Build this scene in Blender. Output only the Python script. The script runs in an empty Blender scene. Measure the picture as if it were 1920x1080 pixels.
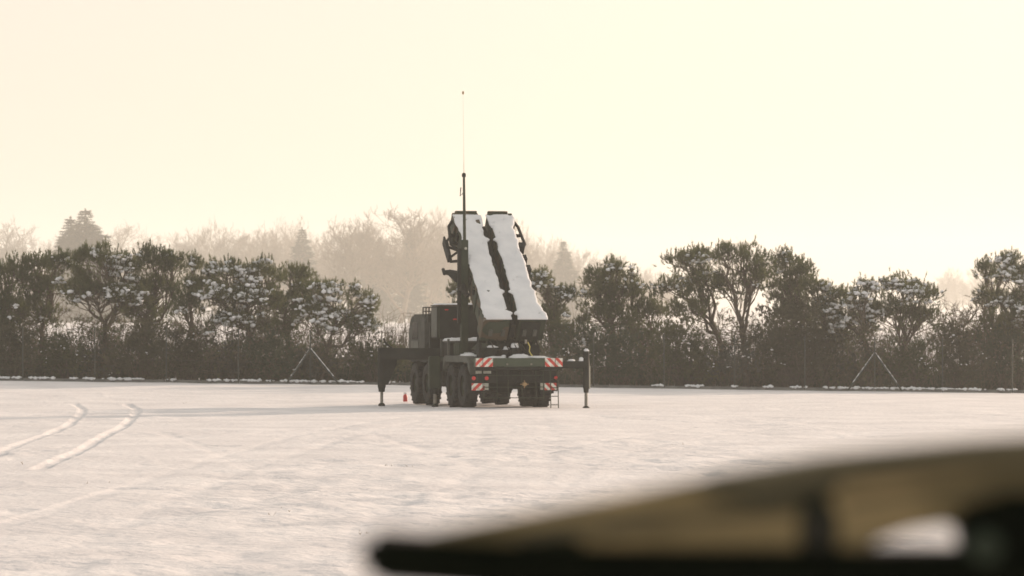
import bpy, bmesh, math, random
import numpy as np
from mathutils import Vector, Matrix

# ------------------------------------------------------------------ camera, sky, sun, exposure
sc = bpy.context.scene
COL = sc.collection
CAMZ, FPX, HORIZON = 2.17, 6365.0, 622.0        # eye height (m), focal length and horizon row on a 1920 px wide frame

cam = bpy.data.cameras.new('camera')
camera = bpy.data.objects.new('camera', cam)
COL.objects.link(camera)
cam.sensor_width = 36.0
cam.lens = FPX / 1920 * 36.0
cam.clip_start, cam.clip_end = 0.1, 6000
camera.location = (0, 0, CAMZ)
camera.rotation_euler = (math.pi / 2 + math.atan((HORIZON - 540) / FPX), 0, 0)
cam.dof.use_dof = True
cam.dof.focus_distance = 48.0
cam.dof.aperture_fstop = 5.6
sc.camera = camera

SUN_AZ, SUN_EL = math.radians(42), math.radians(12.5)     # to the right of the view, low
world = bpy.data.worlds.new('World')
sc.world = world
world.use_nodes = True
wn = world.node_tree
bg = wn.nodes['Background']
sky = wn.nodes.new('ShaderNodeTexSky')
sky.sky_type = 'NISHITA'
sky.sun_disc = False
sky.sun_elevation, sky.sun_rotation = SUN_EL, SUN_AZ
sky.air_density, sky.dust_density, sky.ozone_density = 1.0, 4.0, 1.0
tint = wn.nodes.new('ShaderNodeMix')
tint.data_type, tint.blend_type = 'RGBA', 'MULTIPLY'
tint.inputs[0].default_value = 1.0
tint.inputs[7].default_value = (0.31, 0.285, 0.285, 1)       # warm white balance
wn.links.new(sky.outputs[0], tint.inputs[6])
veil = wn.nodes.new('ShaderNodeMix')                      # thin overcast veil, even over the whole sky
veil.data_type, veil.blend_type = 'RGBA', 'ADD'
veil.inputs[0].default_value = 1.0
veil.inputs[7].default_value = (4.45, 4.24, 3.78, 1)
wn.links.new(tint.outputs[2], veil.inputs[6])
wn.links.new(veil.outputs[2], bg.inputs[0])
bg.inputs[1].default_value = 0.08

sun_data = bpy.data.lights.new('sun', 'SUN')
sun_data.energy = 3.0
sun_data.angle = math.radians(3.0)
sun_data.color = (1.0, 0.765, 0.58)
sun = bpy.data.objects.new('sun', sun_data)
COL.objects.link(sun)
SUN_DIR = Vector((math.sin(SUN_AZ) * math.cos(SUN_EL), math.cos(SUN_AZ) * math.cos(SUN_EL), math.sin(SUN_EL)))
sun.rotation_euler = SUN_DIR.to_track_quat('Z', 'Y').to_euler()
sun.location = (60, 60, 60)

sc.view_settings.view_transform = 'Standard'
sc.view_settings.look = 'None'
sc.view_settings.gamma = 1.0
sc.view_settings.exposure = 0.9
sc.render.engine = 'CYCLES'
sc.cycles.use_denoising = True
sc.cycles.volume_bounces = 2
sc.cycles.max_bounces = 8
sc.cycles.transparent_max_bounces = 8

rng = np.random.default_rng(7)
random.seed(7)


# ------------------------------------------------------------------ helpers
def at(px, py, Y):
    """the point at depth Y seen at this pixel of a 1920 px wide frame"""
    return np.array(((px - 960) / FPX * Y, Y, CAMZ + (HORIZON - py) / FPX * Y))


def link(o, parent=None):
    COL.objects.link(o)
    if parent is not None:
        o.parent = parent
    return o


def tag(o, label=None, cat=None, group=None, kind=None):
    if label: o['label'] = label
    if cat: o['category'] = cat
    if group: o['group'] = group
    if kind: o['kind'] = kind
    return o


def empty(name, loc=(0, 0, 0), rz=0.0, parent=None):
    o = bpy.data.objects.new(name, None)
    o.location = loc
    o.rotation_euler = (0, 0, rz)
    o.empty_display_size = 0.3
    return link(o, parent)


def arrays(name, V, F, mat, parent=None, smooth=False):
    """one mesh object out of numpy arrays; F is M x 3 or M x 4"""
    V = np.asarray(V, dtype=np.float32).reshape(-1, 3)
    F = np.asarray(F, dtype=np.int32)
    n, k = F.shape
    me = bpy.data.meshes.new(name)
    me.vertices.add(len(V))
    me.vertices.foreach_set('co', V.ravel())
    me.loops.add(n * k)
    me.loops.foreach_set('vertex_index', F.ravel())
    me.polygons.add(n)
    me.polygons.foreach_set('loop_start', np.arange(0, n * k, k, dtype=np.int32))
    me.polygons.foreach_set('loop_total', np.full(n, k, dtype=np.int32))
    if smooth:
        me.polygons.foreach_set('use_smooth', np.ones(n, dtype=bool))
    me.update(calc_edges=True)
    me.materials.append(mat)
    return link(bpy.data.objects.new(name, me), parent)


class MB:
    """collects boxes, bars, tubes, prisms and lathes into one mesh"""
    def __init__(self):
        self.v, self.f = [], []

    def add(self, vs, fs):
        b = len(self.v)
        self.v += [tuple(p) for p in vs]
        self.f += [tuple(b + i for i in f) for f in fs]
        return self

    def box(self, x0, x1, y0, y1, z0, z1):
        vs = [(x, y, z) for z in (z0, z1) for y in (y0, y1) for x in (x0, x1)]
        return self.add(vs, [(0, 2, 3, 1), (4, 5, 7, 6), (0, 1, 5, 4), (2, 6, 7, 3), (0, 4, 6, 2), (1, 3, 7, 5)])

    def frame_box(self, o, ax, ay, az):
        """box from corner o along three edge vectors"""
        o, ax, ay, az = map(lambda q: np.array(q, float), (o, ax, ay, az))
        vs = [o + i * ax + j * ay + k * az for k in (0, 1) for j in (0, 1) for i in (0, 1)]
        return self.add(vs, [(0, 2, 3, 1), (4, 5, 7, 6), (0, 1, 5, 4), (2, 6, 7, 3), (0, 4, 6, 2), (1, 3, 7, 5)])

    def tube(self, pts, rad, n=8, caps=True):
        pts = [Vector(p) for p in pts]
        rad = [rad] * len(pts) if not hasattr(rad, '__len__') else list(rad)
        b = len(self.v)
        for i, p in enumerate(pts):
            d = (pts[min(i + 1, len(pts) - 1)] - pts[max(i - 1, 0)]).normalized()
            a = d.orthogonal().normalized() if i == 0 else (a - d * a.dot(d)).normalized()
            c = d.cross(a)
            for k in range(n):
                t = 2 * math.pi * k / n
                self.v.append(tuple(p + (a * math.cos(t) + c * math.sin(t)) * rad[i]))
        for i in range(len(pts) - 1):
            for k in range(n):
                self.f.append((b + i * n + k, b + i * n + (k + 1) % n, b + (i + 1) * n + (k + 1) % n, b + (i + 1) * n + k))
        if caps:
            self.f.append(tuple(b + k for k in reversed(range(n))))
            self.f.append(tuple(b + (len(pts) - 1) * n + k for k in range(n)))
        return self

    def prism(self, poly, x0, x1, axis='x'):
        """a closed outline in the other two axes, drawn out along one axis"""
        n = len(poly)
        def P(t, a, b):
            return (t, a, b) if axis == 'x' else (a, t, b) if axis == 'y' else (a, b, t)
        vs = [P(x0, a, b) for a, b in poly] + [P(x1, a, b) for a, b in poly]
        fs = [tuple(range(n)), tuple(reversed(range(n, 2 * n)))]
        fs += [(i, n + i, n + (i + 1) % n, (i + 1) % n) for i in range(n)]
        return self.add(vs, fs)

    def lathe(self, prof, c, n=28):
        """profile of (radius, offset along x) turned about the x axis through c"""
        b = len(self.v)
        for r, t in prof:
            for k in range(n):
                a = 2 * math.pi * k / n
                self.v.append((c[0] + t, c[1] + r * math.cos(a), c[2] + r * math.sin(a)))
        m = len(prof)
        for i in range(m - 1):
            for k in range(n):
                self.f.append((b + i * n + k, b + i * n + (k + 1) % n, b + (i + 1) * n + (k + 1) % n, b + (i + 1) * n + k))
        return self

    def build(self, name, mat, parent=None, bevel=0.0, smooth=False):
        me = bpy.data.meshes.new(name)
        me.from_pydata(self.v, [], self.f)
        bm = bmesh.new()
        bm.from_mesh(me)
        bmesh.ops.recalc_face_normals(bm, faces=bm.faces)
        if bevel:
            es = [e for e in bm.edges if len(e.link_faces) == 2 and e.calc_face_angle(0) > 0.6]
            bmesh.ops.bevel(bm, geom=es, offset=bevel, segments=2, affect='EDGES', clamp_overlap=True)
        bm.to_mesh(me)
        bm.free()
        if smooth:
            me.polygons.foreach_set('use_smooth', [True] * len(me.polygons))
        me.materials.append(mat)
        return link(bpy.data.objects.new(name, me), parent)


def hash2(ix, iy, s):
    h = (ix.astype(np.int64) * 374761393 + iy.astype(np.int64) * 668265263 + s * 1442695041) & 0x7fffffff
    h = ((h ^ (h >> 13)) * 1274126177) & 0x7fffffff
    return ((h ^ (h >> 16)) & 0xffff) / 65535.0


def vnoise(x, y, s=0):
    """value noise, -1 to 1"""
    ix, iy = np.floor(x), np.floor(y)
    fx, fy = x - ix, y - iy
    fx, fy = fx * fx * (3 - 2 * fx), fy * fy * (3 - 2 * fy)
    ix, iy = ix.astype(np.int64), iy.astype(np.int64)
    a, b = hash2(ix, iy, s), hash2(ix + 1, iy, s)
    c, d = hash2(ix, iy + 1, s), hash2(ix + 1, iy + 1, s)
    return ((a * (1 - fx) + b * fx) * (1 - fy) + (c * (1 - fx) + d * fx) * fy) * 2 - 1


def sstep(a, b, t):
    t = np.clip((t - a) / (b - a), 0, 1)
    return t * t * (3 - 2 * t)


# ------------------------------------------------------------------ materials
def nodes(name):
    m = bpy.data.materials.new(name)
    m.use_nodes = True
    return m, m.node_tree, m.node_tree.nodes['Principled BSDF']


def paint(name, colors, rough=0.7, scale=3.0, bump=0.0, bscale=60.0, metal=0.0, stops=None, hard=False, detail=5):
    """noise-mottled colour with fine relief, in object space"""
    m, nt, p = nodes(name)
    tc = nt.nodes.new('ShaderNodeTexCoord')
    nz = nt.nodes.new('ShaderNodeTexNoise')
    nz.inputs['Scale'].default_value = scale
    nz.inputs['Detail'].default_value = detail
    nt.links.new(tc.outputs['Object'], nz.inputs['Vector'])
    rp = nt.nodes.new('ShaderNodeValToRGB')
    cr = rp.color_ramp
    if hard: cr.interpolation = 'CONSTANT'
    n = len(colors)
    stops = stops or [0.35 + 0.3 * i / max(1, n - 1) for i in range(n)]
    while len(cr.elements) < n: cr.elements.new(0.5)
    for e, s, c in zip(cr.elements, stops, colors):
        e.position, e.color = s, (*c, 1)
    nt.links.new(nz.outputs['Fac'], rp.inputs['Fac'])
    nt.links.new(rp.outputs['Color'], p.inputs['Base Color'])
    p.inputs['Roughness'].default_value = rough
    p.inputs['Metallic'].default_value = metal
    if bump:
        n2 = nt.nodes.new('ShaderNodeTexNoise')
        n2.inputs['Scale'].default_value = bscale
        n2.inputs['Detail'].default_value = 6
        nt.links.new(tc.outputs['Object'], n2.inputs['Vector'])
        bp = nt.nodes.new('ShaderNodeBump')
        bp.inputs['Strength'].default_value = bump
        bp.inputs['Distance'].default_value = 0.02
        nt.links.new(n2.outputs['Fac'], bp.inputs['Height'])
        nt.links.new(bp.outputs['Normal'], p.inputs['Normal'])
    return m


def leafy(name, c0, c1, trans=0.35, scale=0.8):
    """needles and leaves: mottled diffuse with light passing through"""
    m, nt, p = nodes(name)
    nt.nodes.remove(p)
    out = nt.nodes['Material Output']
    tc = nt.nodes.new('ShaderNodeTexCoord')
    nz = nt.nodes.new('ShaderNodeTexNoise')
    nz.inputs['Scale'].default_value = scale
    nz.inputs['Detail'].default_value = 4
    nt.links.new(tc.outputs['Object'], nz.inputs['Vector'])
    rp = nt.nodes.new('ShaderNodeValToRGB')
    rp.color_ramp.elements[0].position, rp.color_ramp.elements[0].color = 0.35, (*c0, 1)
    rp.color_ramp.elements[1].position, rp.color_ramp.elements[1].color = 0.68, (*c1, 1)
    nt.links.new(nz.outputs['Fac'], rp.inputs['Fac'])
    d = nt.nodes.new('ShaderNodeBsdfDiffuse')
    t = nt.nodes.new('ShaderNodeBsdfTranslucent')
    mx = nt.nodes.new('ShaderNodeMixShader')
    mx.inputs[0].default_value = trans
    nt.links.new(rp.outputs['Color'], d.inputs['Color'])
    nt.links.new(rp.outputs['Color'], t.inputs['Color'])
    nt.links.new(d.outputs[0], mx.inputs[1])
    nt.links.new(t.outputs[0], mx.inputs[2])
    nt.links.new(mx.outputs[0], out.inputs['Surface'])
    return m


def striped(name, sign):
    """red and white diagonal retro-reflective stripes"""
    m, nt, p = nodes(name)
    tc = nt.nodes.new('ShaderNodeTexCoord')
    sp = nt.nodes.new('ShaderNodeSeparateXYZ')
    nt.links.new(tc.outputs['Object'], sp.inputs[0])
    a = nt.nodes.new('ShaderNodeMath'); a.operation = 'MULTIPLY_ADD'
    a.inputs[1].default_value = sign * 1.0
    nt.links.new(sp.outputs['X'], a.inputs[0])
    nt.links.new(sp.outputs['Z'], a.inputs[2])
    b = nt.nodes.new('ShaderNodeMath'); b.operation = 'MULTIPLY'; b.inputs[1].default_value = 4.3
    nt.links.new(a.outputs[0], b.inputs[0])
    f = nt.nodes.new('ShaderNodeMath'); f.operation = 'FRACT'
    nt.links.new(b.outputs[0], f.inputs[0])
    g = nt.nodes.new('ShaderNodeMath'); g.operation = 'GREATER_THAN'; g.inputs[1].default_value = 0.5
    nt.links.new(f.outputs[0], g.inputs[0])
    nz = nt.nodes.new('ShaderNodeTexNoise'); nz.inputs['Scale'].default_value = 14
    nt.links.new(tc.outputs['Object'], nz.inputs['Vector'])
    mx = nt.nodes.new('ShaderNodeMix'); mx.data_type = 'RGBA'
    nt.links.new(g.outputs[0], mx.inputs[0])
    mx.inputs[6].default_value = (0.78, 0.76, 0.70, 1)
    mx.inputs[7].default_value = (0.62, 0.05, 0.035, 1)
    dm = nt.nodes.new('ShaderNodeMix'); dm.data_type = 'RGBA'; dm.blend_type = 'MULTIPLY'
    rp = nt.nodes.new('ShaderNodeValToRGB')
    rp.color_ramp.elements[0].position, rp.color_ramp.elements[0].color = 0.3, (0.6, 0.57, 0.52, 1)
    rp.color_ramp.elements[1].position = 0.6
    nt.links.new(nz.outputs['Fac'], rp.inputs['Fac'])
    dm.inputs[0].default_value = 1.0
    nt.links.new(mx.outputs[2], dm.inputs[6])
    nt.links.new(rp.outputs['Color'], dm.inputs[7])
    nt.links.new(dm.outputs[2], p.inputs['Base Color'])
    p.inputs['Roughness'].default_value = 0.4
    return m


M = {}
M['field'] = paint('field_snow', [(0.61, 0.585, 0.60), (0.72, 0.69, 0.70)], 0.75, 0.5, 1.0, 5.5, detail=9)
M['field'].node_tree.nodes['Bump'].inputs['Distance'].default_value = 0.034
M['snow'] = paint('fresh_snow', [(0.64, 0.645, 0.67), (0.73, 0.73, 0.75)], 0.8, 2.0, 0.3, 14.0)
CAMO = [(0.030, 0.042, 0.024), (0.075, 0.054, 0.031), (0.030, 0.042, 0.024), (0.010, 0.010, 0.010)]
M['camo'] = paint('camouflage_paint', CAMO, 0.75, 1.4, 0.15, 40, stops=[0.0, 0.46, 0.56, 0.66], hard=True, detail=1)
M['green'] = paint('dull_green_paint', [(0.026, 0.034, 0.022), (0.040, 0.050, 0.032)], 0.7, 2.5, 0.15, 40)
M['beam'] = paint('light_green_paint', [(0.034, 0.052, 0.028), (0.046, 0.064, 0.038)], 0.6, 4, 0.1, 40)
M['dark'] = paint('dark_paint', [(0.014, 0.015, 0.013), (0.026, 0.027, 0.024)], 0.75, 3, 0.2, 50)
M['grey'] = paint('dusty_grey_green', [(0.055, 0.060, 0.050), (0.085, 0.088, 0.075)], 0.75, 3, 0.2, 40)
M['tarp'] = paint('grey_tarpaulin', [(0.045, 0.047, 0.042), (0.075, 0.077, 0.068)], 0.85, 3, 0.5, 8)
M['rubber'] = paint('tyre_rubber', [(0.014, 0.014, 0.014), (0.032, 0.031, 0.029)], 0.85, 5, 0.3, 60)
M['steel'] = paint('worn_steel', [(0.16, 0.15, 0.13), (0.28, 0.26, 0.23)], 0.45, 9, 0.1, 80, metal=0.6)
M['glass'] = paint('dark_glass', [(0.012, 0.014, 0.016), (0.020, 0.022, 0.024)], 0.12, 2)
M['red'] = paint('red_lens', [(0.50, 0.02, 0.02), (0.60, 0.03, 0.03)], 0.3, 9)
M['redpaint'] = paint('red_paint', [(0.42, 0.035, 0.03), (0.55, 0.05, 0.04)], 0.5, 9, 0.1, 40)
M['yellow'] = paint('yellow_hose', [(0.55, 0.45, 0.10), (0.65, 0.55, 0.16)], 0.6, 9)
M['plate'] = paint('pale_plate', [(0.34, 0.34, 0.29), (0.42, 0.42, 0.36)], 0.6, 9)
M['rust'] = paint('rusty_hitch', [(0.22, 0.13, 0.06), (0.38, 0.26, 0.13)], 0.7, 12, 0.2, 60)
M['strR'] = striped('stripes_falling_right', 1)
M['strL'] = striped('stripes_falling_left', -1)
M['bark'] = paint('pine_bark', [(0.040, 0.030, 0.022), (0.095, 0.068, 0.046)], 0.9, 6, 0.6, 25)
M['twig'] = paint('dead_twigs', [(0.070, 0.057, 0.034), (0.13, 0.102, 0.060)], 0.9, 4)
M['needle'] = leafy('pine_needles', (0.046, 0.064, 0.030), (0.148, 0.158, 0.070), 0.55)
M['leaf'] = leafy('scrub_leaves', (0.036, 0.052, 0.032), (0.082, 0.098, 0.060), 0.42)
M['leaf_frost'] = leafy('frosted_scrub', (0.060, 0.064, 0.052), (0.125, 0.125, 0.108), 0.30)
M['leaf_brown'] = leafy('brown_scrub', (0.052, 0.052, 0.032), (0.108, 0.106, 0.064), 0.45)
M['leaf_olive'] = leafy('olive_scrub', (0.048, 0.060, 0.028), (0.115, 0.120, 0.054), 0.45)
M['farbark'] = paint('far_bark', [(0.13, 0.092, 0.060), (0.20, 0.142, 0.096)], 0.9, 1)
M['spruce'] = leafy('spruce_needles', (0.022, 0.034, 0.018), (0.045, 0.058, 0.030), 0.25, 0.3)
M['post'] = paint('dull_green_post', [(0.025, 0.032, 0.026), (0.045, 0.050, 0.040)], 0.6, 5)
M['board'] = paint('weathered_board', [(0.09, 0.09, 0.085), (0.15, 0.15, 0.14)], 0.85, 3, 0.3, 20)
M['grass'] = leafy('dry_grass', (0.14, 0.10, 0.05), (0.26, 0.19, 0.10), 0.3)

for k in ('dark', 'rubber', 'green', 'tarp'):
    M[k].node_tree.nodes['Principled BSDF'].inputs['Specular IOR Level'].default_value = 0.2

# ------------------------------------------------------------------ ground: one sheet of snow
TRACKS = [  # (points seen in the photograph, half width, depth)
    ([(-60, 880), (0, 850), (60, 822), (110, 805), (136, 793), (150, 780), (157, 768), (150, 760), (140, 756)], 0.10, 0.034),
    ([(70, 880), (110, 862), (150, 846), (175, 830), (212, 808), (238, 795), (252, 781), (258, 770), (252, 762), (238, 756)], 0.11, 0.038),
    ([(640, 1010), (720, 960), (800, 925), (890, 890), (975, 858), (1150, 825), (1300, 800)], 0.12, 0.016),
    ([(1010, 1000), (1060, 900), (1150, 858), (1300, 822), (1500, 795)], 0.12, 0.014),
    ([(-40, 916), (200, 914), (420, 918), (640, 925)], 0.12, 0.03),
    ([(300, 810), (420, 850), (520, 900), (600, 960)], 0.14, 0.010),
    ([(620, 800), (720, 820), (830, 850), (900, 880)], 0.12, 0.014),
    ([(1100, 780), (1350, 795), (1600, 800), (2000, 812)], 0.12, 0.025),
    ([(895, 772), (905, 800), (900, 850), (860, 920), (790, 1010), (700, 1120)], 0.15, 0.009),
    ([(1010, 772), (1030, 800), (1040, 850), (1020, 920), (980, 1010), (920, 1120)], 0.15, 0.009),
    ([(0, 985), (160, 940), (330, 880), (480, 835), (640, 800), (760, 782)], 0.14, 0.016),
    ([(140, 1020), (280, 960), (430, 895), (560, 848), (700, 808), (800, 788)], 0.14, 0.016),
]


def ground_px(px, py):
    Y = FPX * CAMZ / (py - HORIZON)
    return ((px - 960) / FPX * Y, Y)


def base_height(x, y):
    t = sstep(97, 131, y)
    z = t * (0.06 - 0.0122 * np.clip(x, -40, 40))
    z = z + 2.6 * sstep(150, 420, y) + 9.5 * sstep(850, 1450, y)
    z = z + 0.5 * sstep(150, 300, y) * vnoise(x / 60, y / 80, 3)
    z = z - 0.05 * np.exp(-((y - 100) / 3.5) ** 2) * sstep(2, -5, x)
    return z


def build_ground():
    core_x = np.concatenate([np.arange(-23, -14, 0.12), np.arange(-14, -5.5, 0.05), np.arange(-5.5, 23.001, 0.12)])
    def grow(a, lim, step):
        o = []
        while a < lim:
            a += step
            step *= 1.22
            o.append(min(a, lim))
        return np.array(o)
    gx = grow(23, 1800, 0.2)
    xs = np.concatenate([-gx[::-1], core_x, gx])
    ys, y = [], 26.0
    while y < 142:
        ys.append(y)
        y += 0.09 + 0.0012 * y
    ys = np.concatenate([-grow(-26, 200, 0.3)[::-1], np.array(ys), grow(ys[-1], 2200, 0.4)])
    X, Y = np.meshgrid(xs, ys)
    Z = base_height(X, Y)
    near = sstep(110, 35, Y) * sstep(10, 25, Y)
    core = sstep(160, 120, Y) * sstep(5, 25, Y) * sstep(40, 25, np.abs(X))
    Z += core * (0.030 * vnoise(X / 5.5, Y / 7.0, 1) + 0.014 * vnoise(X / 1.7, Y / 2.6, 2))
    rough = np.clip(vnoise(X / 3.2, Y / 6.0, 9) * 0.9 + 0.45, 0.08, 1)
    Z += core * rough * (0.014 + 0.016 * near) * vnoise(X / 0.55, Y / 0.9, 4)
    Z += core * (0.2 + 0.8 * near) * rough * 0.030 * vnoise(X / 0.27, Y / 0.36, 5)
    ridge = 1 - np.abs(vnoise(X / 1.1 + 0.35 * Y / 2.2, Y / 2.2, 14))
    Z += core * 0.016 * ridge ** 3 * np.clip(vnoise(X / 5, Y / 9, 15) + 0.5, 0, 1)
    pits = np.clip(vnoise(X / 0.6, Y / 0.75, 6) - 0.45, 0, 1) * np.clip(vnoise(X / 2.4, Y / 5.0, 8) + 0.1, 0, 1)
    Z -= core * near * 0.16 * pits
    for pts, hw, dep in TRACKS:
        P = np.array([ground_px(*p) for p in pts])
        # round the corners of the path
        for _ in range(2):
            q = [P[0]]
            for a, b in zip(P[:-1], P[1:]):
                q += [a * 0.75 + b * 0.25, a * 0.25 + b * 0.75]
            P = np.array(q + [P[-1]])
        lo, hi = P.min(0) - 1.0, P.max(0) + 1.0
        sel = (X > lo[0]) & (X < hi[0]) & (Y > lo[1]) & (Y < hi[1])
        qx, qy = X[sel], Y[sel]
        best = np.full(qx.shape, 9.0)
        for a, b in zip(P[:-1], P[1:]):
            d = b - a
            t = np.clip(((qx - a[0]) * d[0] + (qy - a[1]) * d[1]) / (d @ d + 1e-9), 0, 1)
            best = np.minimum(best, np.hypot(qx - a[0] - t * d[0], qy - a[1] - t * d[1]))
        w = hw * (1 + 0.22 * vnoise(qx / 0.5, qy / 0.7, 11))
        Z[sel] += -dep * sstep(1.2, 0.8, best / w) * (0.85 + 0.25 * vnoise(qx / 0.4, qy / 0.5, 12)) \
            + 0.12 * dep * np.exp(-((best / w - 1.45) / 0.35) ** 2) * (0.7 + 0.5 * vnoise(qx / 0.5, qy / 0.6, 13))
    nx, ny = len(xs), len(ys)
    V = np.stack([X, Y, Z], -1).reshape(-1, 3)
    i = np.arange(ny - 1)[:, None] * nx + np.arange(nx - 1)[None, :]
    F = np.stack([i, i + 1, i + nx + 1, i + nx], -1).reshape(-1, 4)
    g = arrays('ground', V, F, M['field'], smooth=True)
    return tag(g, 'open field under trampled snow with wheel tracks', kind='structure')


build_ground()


def gz(x, y):
    return float(base_height(np.array([float(x)]), np.array([float(y)]))[0])


# ------------------------------------------------------------------ the missile launcher truck
YAW = math.radians(13.6)
truck = empty('missile_launcher_truck', (0.20, 95.0, 0.0), YAW)
tag(truck, 'dark green eight-wheeled military truck carrying two raised snow-covered launch canisters', 'launcher truck')


def snow_slab(name, parent, fn, nu, nv, thick, seed, mat=None, edge=0.12):
    """a lumpy layer of snow: fn(a, b) gives a point on the carrying face and its normal; a, b in 0..1"""
    a = np.linspace(0, 1, nu); b = np.linspace(0, 1, nv)
    A, B = np.meshgrid(a, b, indexing='ij')
    P, N = fn(A, B)
    e = np.minimum(np.minimum(A, 1 - A) * nu / nv * 1.0, np.minimum(B, 1 - B))
    h = thick * np.sqrt(np.clip(e / edge, 0, 1)) * (0.8 + 0.3 * vnoise(A * nu / 4.0, B * nv / 4.0, seed) + 0.2 * vnoise(A * nu / 2.0, B * nv / 2.0, seed + 1))
    top = P + N * (h + 0.004)[..., None]
    bot = P + N * 0.002
    V = np.concatenate([top.reshape(-1, 3), bot.reshape(-1, 3)])
    i = np.arange(nu - 1)[:, None] * nv + np.arange(nv - 1)[None, :]
    T = np.stack([i, i + nv, i + nv + 1, i + 1], -1).reshape(-1, 4)
    n = nu * nv
    rim = np.concatenate([np.arange(nv), np.arange(1, nu) * nv + nv - 1, (nu - 1) * nv + np.arange(nv - 2, -1, -1), np.arange(nu - 2, 0, -1) * nv])
    r2 = np.roll(rim, -1)
    S = np.stack([rim, r2, r2 + n, rim + n], -1)
    F = np.concatenate([T, T[:, ::-1] + n, S])
    return arrays(name, V, F, mat or M['snow'], parent, smooth=True)


def snow_lump(name, parent, c, r, seed):
    """a heap of snow lying on something"""
    n, m = 12, 6
    V, F = [], []
    rs = np.random.default_rng(seed)
    k = rs.uniform(0.75, 1.2, (m, n))
    for j in range(m):
        t = j / (m - 1) * math.pi / 2
        for i in range(n):
            a = 2 * math.pi * i / n
            q = k[j, i] if j < m - 1 else 1
            V.append((c[0] + r[0] * q * math.cos(a) * math.cos(t), c[1] + r[1] * q * math.sin(a) * math.cos(t), c[2] + r[2] * math.sin(t) * (q if j else 1)))
    for j in range(m - 1):
        for i in range(n):
            F.append((j * n + i, j * n + (i + 1) % n, (j + 1) * n + (i + 1) % n, (j + 1) * n + i))
    return arrays(name, V, F, M['snow'], parent, smooth=True)


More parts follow.
